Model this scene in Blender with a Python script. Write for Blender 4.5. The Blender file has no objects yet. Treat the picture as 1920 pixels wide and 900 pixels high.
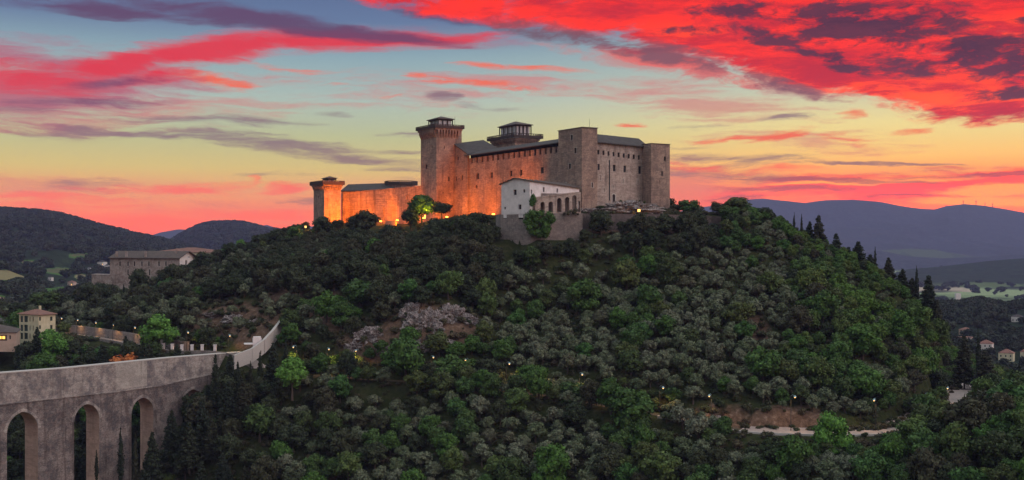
import bpy, bmesh, math, random
import numpy as np
from mathutils import Vector, noise

random.seed(7)
rng = np.random.default_rng(7)
F = 2059.0                      # focal length in photo pixels (1920 wide)
sc = bpy.context.scene
COL = sc.collection

def P(px, py, Z):
    return Vector(((px-960)*Z/F, Z, (450-py)*Z/F))
def lin(r, g, b):
    def c(v):
        v /= 255.0
        return v/12.92 if v <= .04045 else ((v+.055)/1.055)**2.4
    return (c(r), c(g), c(b), 1.0)

# ------------------------------------------------------------------ camera
cam = bpy.data.objects.new('camera', bpy.data.cameras.new('camera'))
COL.objects.link(cam)
cam.location = (0, 0, 0)
cam.rotation_euler = (math.radians(90), 0, 0)
cam.data.sensor_width = 36
cam.data.lens = 36*F/1920
cam.data.clip_start = 1
cam.data.clip_end = 60000
sc.camera = cam
sc.view_settings.view_transform = 'Standard'
sc.view_settings.look = 'None'
sc.view_settings.exposure = 0.0
sc.view_settings.gamma = 1
sc.view_settings.use_curve_mapping = False

# ------------------------------------------------------------------ node helper
class NT:
    def __init__(s, tree):
        s.t = tree; s.n = tree.nodes; s.l = tree.links
        s.n.clear()
    def new(s, kind, **kw):
        nd = s.n.new(kind)
        for k, v in kw.items(): setattr(nd, k, v)
        return nd
    def put(s, sock, v):
        if isinstance(v, bpy.types.NodeSocket): s.l.new(v, sock)
        else: sock.default_value = v
    def math(s, op, a, b=0.0, c=None, clamp=False):
        nd = s.new('ShaderNodeMath', operation=op, use_clamp=clamp)
        s.put(nd.inputs[0], a); s.put(nd.inputs[1], b)
        if c is not None: s.put(nd.inputs[2], c)
        return nd.outputs[0]
    def mix(s, fac, a, b, blend='MIX'):
        nd = s.new('ShaderNodeMix', data_type='RGBA', blend_type=blend)
        s.put(nd.inputs[0], fac); s.put(nd.inputs[6], a); s.put(nd.inputs[7], b)
        return nd.outputs[2]
    def ramp(s, fac, stops, interp='LINEAR'):
        nd = s.new('ShaderNodeValToRGB')
        s.put(nd.inputs[0], fac)
        cr = nd.color_ramp; cr.interpolation = interp
        while len(cr.elements) < len(stops): cr.elements.new(.5)
        for e, (p, c) in zip(cr.elements, stops):
            e.position = p; e.color = c if len(c) == 4 else (*c, 1)
        return nd.outputs[0]
    def noise(s, vec, scale, detail=4, rough=.55, dist=0.0):
        nd = s.new('ShaderNodeTexNoise')
        if vec is not None: s.l.new(vec, nd.inputs['Vector'])
        nd.inputs['Scale'].default_value = scale
        nd.inputs['Detail'].default_value = detail
        nd.inputs['Roughness'].default_value = rough
        nd.inputs['Distortion'].default_value = dist
        return nd
    def mapping(s, vec, loc=(0,0,0), rot=(0,0,0), scale=(1,1,1), typ='POINT'):
        nd = s.new('ShaderNodeMapping', vector_type=typ)
        s.l.new(vec, nd.inputs[0])
        nd.inputs['Location'].default_value = loc
        nd.inputs['Rotation'].default_value = rot
        nd.inputs['Scale'].default_value = scale
        return nd.outputs[0]
    def smooth(s, v, a, b, lo=0.0, hi=1.0, mode='SMOOTHSTEP'):
        nd = s.new('ShaderNodeMapRange', interpolation_type=mode)
        s.put(nd.inputs[0], v)
        nd.inputs[1].default_value = a; nd.inputs[2].default_value = b
        nd.inputs[3].default_value = lo; nd.inputs[4].default_value = hi
        return nd.outputs[0]

# ------------------------------------------------------------------ sky
world = bpy.data.worlds.new('World'); sc.world = world; world.use_nodes = True
SUN_AZ = math.atan((1850-960)/F)          # towards the glow right of the castle
def build_sky():
    w = NT(world.node_tree)
    tc = w.new('ShaderNodeTexCoord')
    sep = w.new('ShaderNodeSeparateXYZ'); w.l.new(tc.outputs['Generated'], sep.inputs[0])
    az = w.math('ARCTAN2', sep.outputs[0], sep.outputs[1])
    el = w.math('ARCSINE', sep.outputs[2])
    cmb = w.new('ShaderNodeCombineXYZ'); w.l.new(az, cmb.inputs[0]); w.l.new(el, cmb.inputs[1])
    base = cmb.outputs[0]
    # long streaks: noise stretched along azimuth, gently bent
    nw = w.noise(w.mapping(base, scale=(5, 16, 1)), 1.0, 3, .5)
    off = w.new('ShaderNodeVectorMath', operation='MULTIPLY_ADD')
    w.l.new(nw.outputs['Color'], off.inputs[0]); off.inputs[1].default_value = (.05, .022, 0)
    sub = w.new('ShaderNodeVectorMath', operation='SUBTRACT'); w.l.new(base, sub.inputs[0]); sub.inputs[1].default_value = (.025, .011, 0)
    w.l.new(sub.outputs[0], off.inputs[2])
    wv = off.outputs[0]
    nd = w.noise(w.mapping(wv, scale=(14, 60, 1)), 1.0, 6, .68)
    off2 = w.new('ShaderNodeVectorMath', operation='MULTIPLY_ADD')
    w.l.new(nd.outputs['Color'], off2.inputs[0]); off2.inputs[1].default_value = (.040, .012, 0)
    w.l.new(wv, off2.inputs[2])
    dv = w.new('ShaderNodeVectorMath', operation='SUBTRACT'); w.l.new(off2.outputs[0], dv.inputs[0]); dv.inputs[1].default_value = (.020, .006, 0)
    dv = dv.outputs[0]
    streak = w.noise(w.mapping(dv, rot=(0, 0, .06), scale=(10, 95, 1)), 1.0, 9, .72).outputs[0]
    streak = w.smooth(streak, .30, .70, 0, 1, 'LINEAR')
    broad = w.noise(w.mapping(dv, rot=(0, 0, .12), scale=(9, 48, 1)), 1.0, 9, .70).outputs[0]
    broad = w.smooth(broad, .30, .70, 0, 1, 'LINEAR')
    mixn = w.math('ADD', w.math('MULTIPLY', broad, .55), w.math('MULTIPLY', streak, .45))
    puff = w.noise(w.mapping(dv, rot=(0, 0, .22), scale=(16, 46, 1)), 1.0, 9, .72).outputs[0]
    puff = w.smooth(puff, .30, .70, 0, 1, 'LINEAR')
    last = [None]
    def blob(x, y, rx, ry, deg=0, amp=1.0, inner=.0):
        src = dv
        if last[0] is not None:      # evaluate the patches one after another, keeps the shader small enough
            ch = w.new('ShaderNodeVectorMath', operation='MULTIPLY_ADD')
            w.l.new(last[0], ch.inputs[0]); ch.inputs[1].default_value = (1e-9, 1e-9, 1e-9); w.l.new(dv, ch.inputs[2]); src = ch.outputs[0]
        a0 = math.atan((x-960)/F); e0 = math.atan((450-y)/math.hypot(F, x-960))
        ca = math.cos(a0)
        m = w.mapping(src, loc=(a0, e0, 0), rot=(0, 0, -math.radians(deg)), scale=(rx/F*ca, ry/F, 1), typ='TEXTURE')
        ln = w.new('ShaderNodeVectorMath', operation='LENGTH'); w.l.new(m, ln.inputs[0])
        return w.smooth(ln.outputs['Value'], 1.35, inner, 0, amp)
    def field(lst):
        acc = None
        for b in lst:
            o = blob(*b)
            acc = o if acc is None else w.math('MAXIMUM', acc, o)
            last[0] = acc
        return acc
    def mask(fieldv, nz, k=1.6, lo=.25, hi=.75):
        k *= .62; lo -= .02; hi += .05
        v = w.math('MULTIPLY_ADD', w.math('SUBTRACT', nz, .5), k, fieldv)
        # noise may carve the field but not create cloud from nothing
        v = w.math('MULTIPLY', v, w.smooth(fieldv, 0, .35))
        return w.smooth(v, lo, hi)
    E = lambda y: math.atan((450-y)/F)
    top = .9
    def ep(y): return min(1, max(0, (E(y)+.05)/(top+.05)))
    elf = w.smooth(el, -.05, top, 0, 1, 'LINEAR')
    left = w.ramp(elf, [(0, lin(150, 70, 75)), (ep(445), lin(232, 92, 58)), (ep(405), lin(248, 122, 66)), (ep(365), lin(232, 160, 108)),
                        (ep(320), lin(214, 196, 128)), (ep(260), lin(194, 198, 148)), (ep(190), lin(174, 194, 186)), (ep(110), lin(140, 170, 184)),
                        (ep(45), lin(98, 122, 162)), (ep(-60), lin(78, 96, 142)), (ep(-700), lin(150, 164, 176)), (1, lin(158, 170, 180))])
    right = w.ramp(elf, [(0, lin(180, 80, 50)), (ep(430), lin(255, 112, 20)), (ep(385), lin(255, 128, 10)), (ep(345), lin(255, 164, 44)),
                         (ep(300), lin(255, 216, 116)), (ep(240), lin(250, 228, 150)), (ep(180), lin(206, 208, 180)), (ep(100), lin(165, 184, 186)),
                         (ep(40), lin(118, 138, 165)), (ep(-60), lin(84, 98, 142)), (ep(-700), lin(150, 164, 176)), (1, lin(158, 170, 180))])
    rf = w.smooth(az, math.atan(-300/F), math.atan(760/F))
    col = w.mix(rf, left, right)
    # hot core of the afterglow just above the right-hand mountain
    core = field([(1880, 372, 260, 40, 0, 1.2, .1)])
    col = w.mix(w.math('MULTIPLY', core, .95), col, (1.4, .34, .0, 1))
    # thin pink veils
    veil = field([(1500, 40, 10, 10, 0, 0),(700, 170, 520, 60, 3, .5), (960, 160, 300, 30, 0, .7), (250, 215, 420, 60, -6, .7), (1300, 190, 320, 50, 8, .8),
                  (620, 395, 700, 40, 0, .8), (1500, 265, 300, 40, 3, .6), (130, 345, 380, 22, 0, .75), (1290, 350, 130, 70, 0, 1.0)])
    col = w.mix(w.math('MULTIPLY', mask(veil, streak, 1.9, .2, .9), .66), col, lin(214, 122, 118))
    # grey-mauve streaks
    grey = field([(390, 229, 250, 13, 0, .9), (520, 276, 330, 22, 6, 1.0), (300, 258, 300, 15, 2, .8), (700, 304, 190, 13, 3, .9), (628, 215, 46, 6, 0, .8),
                  (760, 253, 80, 7, 2, .8), (760, 287, 80, 9, 0, .9), (1462, 220, 68, 11, -4, .95), (830, 186, 50, 9, 8, .8), (930, 205, 100, 6, 6, .7),
                  (1380, 300, 200, 18, 3, .8), (1330, 320, 160, 24, 3, .8), (1560, 345, 300, 12, 3, .85), (1640, 309, 200, 5, 1, .9), (120, 262, 170, 18, 0, .5),
                  (760, 320, 120, 10, 0, .6), (620, 372, 160, 10, 0, .5), (180, 345, 150, 18, 0, .7), (1700, 325, 240, 10, -3, .7), (1300, 235, 130, 8, 0, .35),
                  (1250, 275, 120, 8, 0, .4), (560, 330, 170, 8, 0, .5), (760, 345, 60, 12, 0, .6)])
    col = w.mix(w.math('MULTIPLY', mask(grey, streak, 2.1, .12, 1.05), .88), col, lin(134, 106, 116))
    # salmon and red streaks low and mid sky
    sal = field([(330, 351, 240, 13, -1, 1.0), (545, 354, 70, 11, -3, 1.0), (490, 343, 20, 12, 30, .8), (150, 372, 240, 12, 2, .6), (560, 128, 110, 9, 6, .85),
                 (420, 146, 110, 13, 8, .75), (620, 160, 36, 5, 0, .7), (765, 150, 36, 8, 0, .7), (980, 130, 170, 8, 2, 1.0), (900, 165, 170, 12, 4, .6), (720, 184, 40, 5, 0, .6),
                 (1178, 230, 40, 6, 0, .95), (1450, 256, 90, 13, -10, 1.0), (1370, 262, 100, 7, 0, .8), (1590, 212, 36, 10, 0, .9), (1590, 262, 90, 20, 8, .55), (1720, 245, 60, 10, -8, .6),
                 (1300, 315, 130, 12, 5, .9), (1450, 322, 120, 9, 0, .8), (620, 400, 420, 16, 0, .9), (250, 415, 340, 22, 2, .9), (430, 430, 200, 16, 0, .9), (150, 385, 200, 8, 0, .7)])
    col = w.mix(w.math('MULTIPLY', mask(sal, streak, 2.2, .12, 1.05), .90), col, lin(250, 100, 50))
    # orange sheet at lower right
    org = field([(1700, 352, 400, 34, -2, 1.35), (1560, 372, 300, 16, 0, .9), (1860, 330, 190, 18, -4, 1.0), (1500, 360, 200, 8, 0, .8)])
    col = w.mix(w.math('MULTIPLY', mask(org, streak, 2.6, .15, 1.0), .95), col, (1.0, .085, .0, 1))
    gold = field([(1890, 352, 150, 14, -3, 1.3), (1870, 376, 170, 13, 0, 1.4), (1700, 338, 160, 8, -2, 1.0), (1560, 345, 150, 6, 0, .8)])
    col = w.mix(w.math('MULTIPLY', mask(gold, streak, 1.8, .2, .8), .95), col, (1.3, .58, .0, 1))
    dlow = field([(1560, 340, 240, 6, 2, .9), (1760, 331, 240, 7, -2, .85), (1480, 358, 180, 9, 2, .8), (1400, 372, 120, 10, 0, .7), (1640, 368, 150, 5, 0, .7)])
    col = w.mix(w.math('MULTIPLY', mask(dlow, streak, 1.8, .2, .85), .72), col, lin(140, 74, 78))
    # the great crimson bank, upper right, and the arm reaching left
    pinkm = field([(110, 165, 300, 78, -10, 1.2), (60, 190, 200, 50, 0, 1.1), (30, 105, 170, 50, 10, .8), (250, 125, 180, 30, -18, .9), (110, 205, 200, 18, -4, .8), (60, 70, 150, 26, 0, .45),
                   (300, 168, 160, 26, -6, .6), (820, 60, 260, 26, 4, .7)])
    col = w.mix(w.math('MULTIPLY', mask(pinkm, mixn, 2.0, .1, 1.0), .85), col, lin(186, 82, 108))
    arm = field([(640, 72, 290, 27, -2, 1.3), (400, 90, 230, 30, -8, 1.3), (820, 66, 170, 16, -3, 1.0), (210, 122, 200, 30, -16, 1.15), (60, 150, 160, 34, 10, 1.0), (290, 140, 130, 20, -14, .8)])
    col = w.mix(w.math('MULTIPLY', mask(arm, mixn, 2.2, .1, 1.05), .98), col, (.76, .030, .045, 1))
    purp = field([(240, 16, 320, 17, 2, 1.1), (500, 36, 340, 24, 5, 1.3), (700, 55, 200, 17, 7, 1.1), (60, 210, 130, 10, 0, .6), (200, 155, 150, 12, -8, .7), (160, 192, 180, 14, -4, .8), (820, 22, 160, 14, 8, .7)])
    col = w.mix(w.math('MULTIPLY', mask(purp, mixn, 2.2, .1, 1.05), .90), col, lin(94, 62, 98))
    red = field([(860, 8, 260, 26, 4, 1.0), (1060, 30, 280, 34, 6, 1.0), (1300, 60, 330, 58, 8, 1.0), (1600, 90, 420, 88, 9, 1.1, .4), (1860, 150, 300, 72, 6, 1.1, .4),
                 (1800, 20, 420, 70, 0, 1.1, .4), (1400, 0, 420, 60, 0, 1.0, .4), (2200, 60, 500, 150, 4, 1.0, .4), (1280, 118, 240, 24, 14, .9)])
    redc = w.mix(w.smooth(broad, .15, .85), (.56, .012, .022, 1), (1.12, .030, .0, 1))
    hot = field([(1780, 180, 300, 44, 4, 1.0, .0), (1560, 158, 220, 26, 10, .8), (1900, 60, 130, 30, 0, .7), (1300, 60, 130, 16, 5, .4)])
    redc = w.mix(w.math('MULTIPLY', hot, w.smooth(broad, .35, .7)), redc, (1.25, .10, .0, 1))
    redv = w.math('MULTIPLY', mask(red, puff, 1.7, .16, .70), 1.0)
    col = w.mix(redv, col, redc)
    paler = field([(1320, 130, 200, 26, 12, .9), (1480, 165, 170, 16, 10, .9), (1180, 110, 200, 22, 10, .9)])
    col = w.mix(w.math('MULTIPLY', mask(paler, puff, 2.0, .2, .8), .65), col, lin(206, 128, 124))
    smoke = field([(1140, 74, 260, 24, 10, 1.0), (1290, 112, 210, 22, 14, 1.0), (1020, 56, 130, 16, 4, .9), (1400, 135, 180, 18, 16, .9), (1500, 168, 130, 14, 12, .7)])
    col = w.mix(w.math('MULTIPLY', mask(smoke, puff, 2.6, .12, 1.0), .85), col, lin(112, 78, 92))
    dark = field([(1620, 40, 250, 52, 5, 1.0), (1800, 95, 170, 40, -6, 1.0), (1900, 120, 120, 34, 0, .9), 
                  (1400, 20, 150, 24, 0, .8), (1560, 100, 120, 22, 20, .9), (1290, 55, 90, 10, 0, .7), (1700, 60, 110, 36, -20, .9), (1880, 172, 90, 16, 0, .7), (1460, 60, 120, 30, 10, .7), (1720, 120, 100, 14, 0, .6), (1990, 60, 160, 40, 0, .8)])
    dkc = w.mix(w.smooth(puff, .3, .7), lin(40, 30, 56), lin(84, 42, 62))
    col = w.mix(w.math('MULTIPLY', mask(dark, puff, 3.2, .22, .80), .95), col, dkc)
    # high cloud over the camera, only lights the scene
    over = w.smooth(w.math('MULTIPLY', w.smooth(el, .32, .6), w.smooth(puff, .35, .75)), 0, 1)
    col = w.mix(w.math('MULTIPLY', over, .35), col, lin(160, 120, 126))
    # physical twilight sky adds a little blue behind everything
    sky = w.new('ShaderNodeTexSky', sky_type='NISHITA')
    sky.sun_disc = False; sky.sun_elevation = math.radians(0.5); sky.sun_rotation = SUN_AZ
    low = w.mix(rf, (1.75, 1.35, .30, 1), (2.0, .80, .02, 1))
    gain = w.mix(w.smooth(el, 0.0, .105, 1, 0), (1.05, 1.03, .95, 1), low)
    gain = w.mix(w.smooth(el, .24, .50, 0, 1), gain, (2.3, 2.4, 2.1, 1))  # overhead sky out of view brightened to fill-light the hillside
    col = w.mix(1.0, col, gain, 'MULTIPLY')
    bg1 = w.new('ShaderNodeBackground'); w.l.new(col, bg1.inputs[0]); bg1.inputs[1].default_value = SKY_STRENGTH
    bg2 = w.new('ShaderNodeBackground'); w.l.new(sky.outputs[0], bg2.inputs[0]); bg2.inputs[1].default_value = .0015
    add = w.new('ShaderNodeAddShader'); w.l.new(bg1.outputs[0], add.inputs[0]); w.l.new(bg2.outputs[0], add.inputs[1])
    out = w.new('ShaderNodeOutputWorld'); w.l.new(add.outputs[0], out.inputs[0])
SKY_STRENGTH = 1.0
build_sky()
world.cycles.sampling_method = 'MANUAL'
world.cycles.sample_map_resolution = 1024

# added fill lamp for soft sky light, from behind the camera's right shoulder
sd = bpy.data.lights.new('soft_fill', 'SUN'); soft_fill = bpy.data.objects.new('soft_fill', sd); COL.objects.link(soft_fill)
sd.energy = 1.5; sd.angle = math.radians(50); sd.color = (1.0, .80, .74)
_v = Vector((.85, -.50, .55)); soft_fill.rotation_euler = _v.to_track_quat('Z', 'Y').to_euler()

# ------------------------------------------------------------------ materials
def mat(name, builder, rough=.9, spec=.2):
    m = bpy.data.materials.new(name); m.use_nodes = True
    n = NT(m.node_tree)
    out = n.new('ShaderNodeOutputMaterial'); b = n.new('ShaderNodeBsdfPrincipled')
    n.l.new(b.outputs[0], out.inputs[0])
    b.inputs['Roughness'].default_value = rough
    b.inputs['Specular IOR Level'].default_value = spec
    builder(n, b)
    return m
def bump(n, b, h, strength=.4, dist=.2):
    bp = n.new('ShaderNodeBump'); bp.inputs['Strength'].default_value = strength; bp.inputs['Distance'].default_value = dist
    n.l.new(h, bp.inputs['Height']); n.l.new(bp.outputs[0], b.inputs['Normal'])
def objc(n):
    return n.new('ShaderNodeTexCoord').outputs['Object']
def stone(name, c1, c2, c3, course=.55, scale=1.0, mortar=.35, streaks=.5, patch=.0):
    def f(n, b):
        o = objc(n)
        sp = n.new('ShaderNodeSeparateXYZ'); n.l.new(o, sp.inputs[0])
        cb = n.new('ShaderNodeCombineXYZ')
        n.put(cb.inputs[0], n.math('MULTIPLY_ADD', sp.outputs[1], 1.0, sp.outputs[0])); n.put(cb.inputs[1], sp.outputs[2])
        br = n.new('ShaderNodeTexBrick'); n.l.new(cb.outputs[0], br.inputs[0])
        br.inputs['Scale'].default_value = 1/course
        br.inputs['Mortar Size'].default_value = .03
        br.inputs['Color1'].default_value = (.3, .3, .3, 1); br.inputs['Color2'].default_value = (1, 1, 1, 1); br.inputs['Mortar'].default_value = (.0, .0, .0, 1)
        n1 = n.noise(o, .12*scale, 7, .68).outputs[0]
        n2 = n.noise(o, .42*scale, 8, .78).outputs[0]
        n3 = n.noise(n.mapping(o, scale=(.22, .22, 1.5)), 1.0, 6, .7).outputs[0]
        vs = n.noise(n.mapping(o, scale=(.55, .55, .05)), 1.0, 5, .65).outputs[0]
        col = n.mix(n.smooth(n1, .40, .60), c1, c2)
        col = n.mix(n.math('MULTIPLY', n.smooth(n2, .44, .62), .8), col, c3)
        col = n.mix(n.math('MULTIPLY', n.smooth(n3, .48, .66), .40), col, tuple(x*.5 for x in c3[:3])+(1,))
        col = n.mix(n.math('MULTIPLY', n.smooth(vs, .50, .72), streaks), col, tuple(x*.42 for x in c3[:3])+(1,))
        col = n.mix(mortar, col, br.outputs[0], 'MULTIPLY')
        n.l.new(col, b.inputs['Base Color'])
        h = n.math('ADD', n.math('MULTIPLY', n2, 1.0), n.math('MULTIPLY', br.outputs['Fac'], -.5))
        bump(n, b, h, .7, .25)
    return mat(name, f)
M = {}
M['castle'] = stone('castle_stone', (.50, .34, .28, 1), (.35, .235, .20, 1), (.25, .175, .16, 1), 1.2, .9, .5, .65)
M['castle_pale'] = stone('castle_pale_stone', (.62, .48, .43, 1), (.47, .355, .32, 1), (.36, .27, .25, 1), 1.2, 1.0, .42, .7)
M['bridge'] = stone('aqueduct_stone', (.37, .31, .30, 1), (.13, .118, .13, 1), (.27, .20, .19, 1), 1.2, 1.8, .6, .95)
M['bridge_top'] = stone('aqueduct_channel_stone', (.55, .48, .455, 1), (.20, .18, .195, 1), (.40, .32, .30, 1), 1.2, 1.8, .5, .85)
M['lit_reveal'] = stone('lit_reveal_stone', (.62, .42, .35, 1), (.50, .34, .29, 1), (.42, .29, .25, 1), 1.0, 1.0, .2, .3)  # reveals painted warmer and paler for the pink sky light they catch
M['patch'] = stone('repaired_stone', (.54, .48, .45, 1), (.42, .37, .35, 1), (.40, .35, .33, 1), 1.2, 1.8, .4, .4)
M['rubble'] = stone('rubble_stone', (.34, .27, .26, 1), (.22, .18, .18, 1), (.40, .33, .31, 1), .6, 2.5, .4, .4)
M['rubble_shaded'] = stone('shaded_rubble_stone', (.20, .15, .15, 1), (.12, .095, .095, 1), (.24, .19, .18, 1), .6, 2.5, .4, .5)  # rubble copy darkened to carry the shade on the terrace wall
M['convent'] = stone('weathered_render', (.40, .31, .29, 1), (.24, .17, .155, 1), (.50, .42, .40, 1), .7, 1.6, .2, .7)
def plaster(name, c, c2=None, st=.25):
    c2 = c2 or tuple(x*.8 for x in c[:3])+(1,)
    def f(n, b):
        o = objc(n)
        a = n.noise(o, .35, 6, .6).outputs[0]; v = n.noise(n.mapping(o, scale=(1.2, 1.2, .12)), 1.0, 4, .6).outputs[0]
        col = n.mix(n.smooth(a, .35, .7), c, c2)
        col = n.mix(n.math('MULTIPLY', n.smooth(v, .5, .75), st), col, tuple(x*.45 for x in c[:3])+(1,))
        n.l.new(col, b.inputs['Base Color']); bump(n, b, a, .3, .1)
    return mat(name, f)
M['white'] = plaster('white_plaster', (.66, .60, .62, 1))
M['white_grey'] = plaster('grey_plaster', (.50, .47, .52, 1))
M['cream'] = plaster('cream_plaster', (.55, .48, .34, 1))
M['pinkish'] = plaster('pinkish_plaster', (.50, .35, .29, 1))
M['village'] = plaster('village_plaster', (.62, .56, .54, 1))
def tiles(name, c, c2):
    def f(n, b):
        o = objc(n)
        a = n.noise(o, .5, 6, .7).outputs[0]
        wv = n.new('ShaderNodeTexWave', wave_type='BANDS'); n.l.new(o, wv.inputs[0]); wv.inputs['Scale'].default_value = 1.2; wv.inputs['Distortion'].default_value = .6
        col = n.mix(n.smooth(a, .35, .7), c, c2)
        col = n.mix(.35, col, wv.outputs[0], 'MULTIPLY')
        n.l.new(col, b.inputs['Base Color']); bump(n, b, wv.outputs['Fac'], .5, .15)
    return mat(name, f)
M['roof'] = tiles('weathered_roof_tile', (.13, .10, .095, 1), (.09, .07, .068, 1))
M['roof_red'] = tiles('terracotta_tile', (.30, .15, .12, 1), (.20, .11, .10, 1))
M['roof_grey'] = tiles('slate_grey_tile', (.095, .082, .085, 1), (.065, .056, .060, 1))
def plain(name, c, rough=.8, metal=0.0):
    def f(n, b):
        a = n.noise(objc(n), 3.0, 3, .6).outputs[0]
        n.l.new(n.mix(a, tuple(x*.75 for x in c[:3])+(1,), tuple(min(1, x*1.2) for x in c[:3])+(1,)), b.inputs['Base Color'])
        b.inputs['Metallic'].default_value = metal
    return mat(name, f, rough)
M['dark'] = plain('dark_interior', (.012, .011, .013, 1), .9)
M['glass'] = plain('window_glass', (.02, .022, .028, 1), .25)
M['wood'] = plain('dark_timber', (.055, .04, .04, 1))
M['frame'] = plain('pale_stone_surround', (.48, .42, .40, 1))
M['shutter'] = plain('dark_green_shutter', (.03, .045, .04, 1))
M['metal'] = plain('dark_metal', (.05, .055, .06, 1), .5, .6)
M['lampmetal'] = plain('blue_grey_metal', (.25, .38, .46, 1), .4, .3)
M['bark'] = plain('bark', (.07, .052, .042, 1))
M['conc'] = plain('pale_concrete', (.42, .38, .37, 1))
def emit(name, c, s):
    m = bpy.data.materials.new(name); m.use_nodes = True; n = NT(m.node_tree)
    o = n.new('ShaderNodeOutputMaterial'); e = n.new('ShaderNodeEmission'); e.inputs[0].default_value = c; e.inputs[1].default_value = s
    n.l.new(e.outputs[0], o.inputs[0]); return m
M['glow'] = emit('lamp_glow', (1, .55, .14, 1), 2.6)
M['floodglow'] = emit('flood_glow', (1, .50, .06, 1), 6)
M['litwin'] = emit('lit_window', (1, .50, .10, 1), 2.2)
M['whiteglow'] = emit('white_lamp_glow', (1, .80, .55, 1), 6)
def road_f(n, b):
    o = objc(n); a = n.noise(o, .6, 6, .7).outputs[0]; c = n.noise(o, 9, 3, .7).outputs[0]
    col = n.mix(n.smooth(a, .35, .65), (.26, .21, .205, 1), (.36, .29, .28, 1))
    n.l.new(n.mix(n.math('MULTIPLY', c, .4), col, (.12, .10, .10, 1)), b.inputs['Base Color'])
M['road'] = mat('gravel_road', road_f)
M['track'] = plain('earth_track', (.06, .048, .034, 1), .95)
def rock_f(n, b):
    o = objc(n)
    a = n.noise(o, .35, 8, .72, .4).outputs[0]; c = n.noise(o, 1.7, 8, .75).outputs[0]
    vo = n.new('ShaderNodeTexVoronoi', feature='DISTANCE_TO_EDGE'); n.l.new(n.mapping(o, scale=(1, 1, .6)), vo.inputs['Vector']); vo.inputs['Scale'].default_value = .7
    col = n.ramp(c, [(.34, (.05, .04, .04, 1)), (.46, (.16, .13, .13, 1)), (.57, (.34, .30, .31, 1)), (.70, (.52, .48, .50, 1))])
    col = n.mix(n.smooth(a, .56, .72), col, (.07, .055, .035, 1))
    n.l.new(col, b.inputs['Base Color'])
    bump(n, b, n.math('ADD', c, n.math('MULTIPLY', vo.outputs['Distance'], .8)), 1.0, .8)
M['rock'] = mat('limestone_rock', rock_f)
def ground_f(n, b):
    o = objc(n)
    a = n.noise(o, .05, 6, .65).outputs[0]; c = n.noise(o, .6, 6, .7).outputs[0]
    g = n.new('ShaderNodeNewGeometry'); s2 = n.new('ShaderNodeSeparateXYZ'); n.l.new(g.outputs['Normal'], s2.inputs[0])
    grass = n.ramp(c, [(.3, (.014, .019, .008, 1)), (.5, (.028, .034, .013, 1)), (.7, (.055, .048, .024, 1))])
    earth = n.ramp(c, [(.3, (.05, .032, .024, 1)), (.55, (.12, .075, .055, 1)), (.75, (.24, .17, .14, 1))])
    at = n.new('ShaderNodeAttribute'); at.attribute_name = 'bare'
    bare = n.smooth(n.math('MULTIPLY_ADD', n.math('SUBTRACT', a, .5), 1.2, at.outputs['Fac']), .35, .7)
    n.l.new(n.mix(bare, grass, earth), b.inputs['Base Color'])
    bump(n, b, c, .8, .5)
M['ground'] = mat('hillside_grass', ground_f, 1.0, .05)
def field_f(n, b):
    o = objc(n)
    ob = n.mapping(o, rot=(0, 0, .4), scale=(1/420, 1/700, 0))
    vo = n.new('ShaderNodeTexVoronoi', feature='F1', distance='CHEBYCHEV'); n.l.new(ob, vo.inputs['Vector']); vo.inputs['Scale'].default_value = 1
    s = n.new('ShaderNodeSeparateColor'); n.l.new(vo.outputs['Color'], s.inputs[0])
    col = n.ramp(s.outputs[0], [(0, (.08, .11, .055, 1)), (.25, (.14, .19, .09, 1)), (.45, (.22, .27, .14, 1)), (.62, (.09, .11, .06, 1)), (.74, (.36, .29, .22, 1)), (.86, (.16, .21, .10, 1))], 'CONSTANT')
    a = n.noise(o, .0022, 6, .6).outputs[0]
    col = n.mix(n.smooth(a, .50, .60), col, (.018, .026, .016, 1))
    n.l.new(col, b.inputs['Base Color'])
M['fields'] = mat('valley_fields', field_f, 1.0, .05)
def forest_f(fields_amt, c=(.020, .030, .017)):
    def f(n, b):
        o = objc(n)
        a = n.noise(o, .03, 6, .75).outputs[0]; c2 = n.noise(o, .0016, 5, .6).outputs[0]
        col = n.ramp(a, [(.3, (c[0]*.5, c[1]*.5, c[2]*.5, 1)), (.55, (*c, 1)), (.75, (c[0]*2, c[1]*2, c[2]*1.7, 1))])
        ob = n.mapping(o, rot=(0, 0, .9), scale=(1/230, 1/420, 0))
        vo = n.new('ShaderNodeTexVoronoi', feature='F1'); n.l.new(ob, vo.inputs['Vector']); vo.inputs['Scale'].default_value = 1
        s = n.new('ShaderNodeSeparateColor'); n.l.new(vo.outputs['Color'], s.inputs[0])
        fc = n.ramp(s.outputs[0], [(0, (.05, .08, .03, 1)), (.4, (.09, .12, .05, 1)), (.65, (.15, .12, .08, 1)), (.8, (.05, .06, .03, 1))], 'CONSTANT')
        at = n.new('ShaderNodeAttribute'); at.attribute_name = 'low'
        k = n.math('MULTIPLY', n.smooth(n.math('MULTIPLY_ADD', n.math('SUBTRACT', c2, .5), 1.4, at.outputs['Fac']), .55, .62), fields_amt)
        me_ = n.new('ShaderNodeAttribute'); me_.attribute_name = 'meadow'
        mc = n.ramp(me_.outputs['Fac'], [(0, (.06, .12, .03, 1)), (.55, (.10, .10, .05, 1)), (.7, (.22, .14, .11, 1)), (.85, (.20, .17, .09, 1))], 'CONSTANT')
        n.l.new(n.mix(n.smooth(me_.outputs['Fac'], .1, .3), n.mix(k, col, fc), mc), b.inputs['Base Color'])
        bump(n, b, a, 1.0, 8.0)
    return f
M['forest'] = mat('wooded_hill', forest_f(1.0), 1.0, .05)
M['mount'] = mat('mountain', forest_f(.5, (.038, .045, .055)), 1.0, .05)  # bluish base colour carries part of the distance haze
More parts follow.
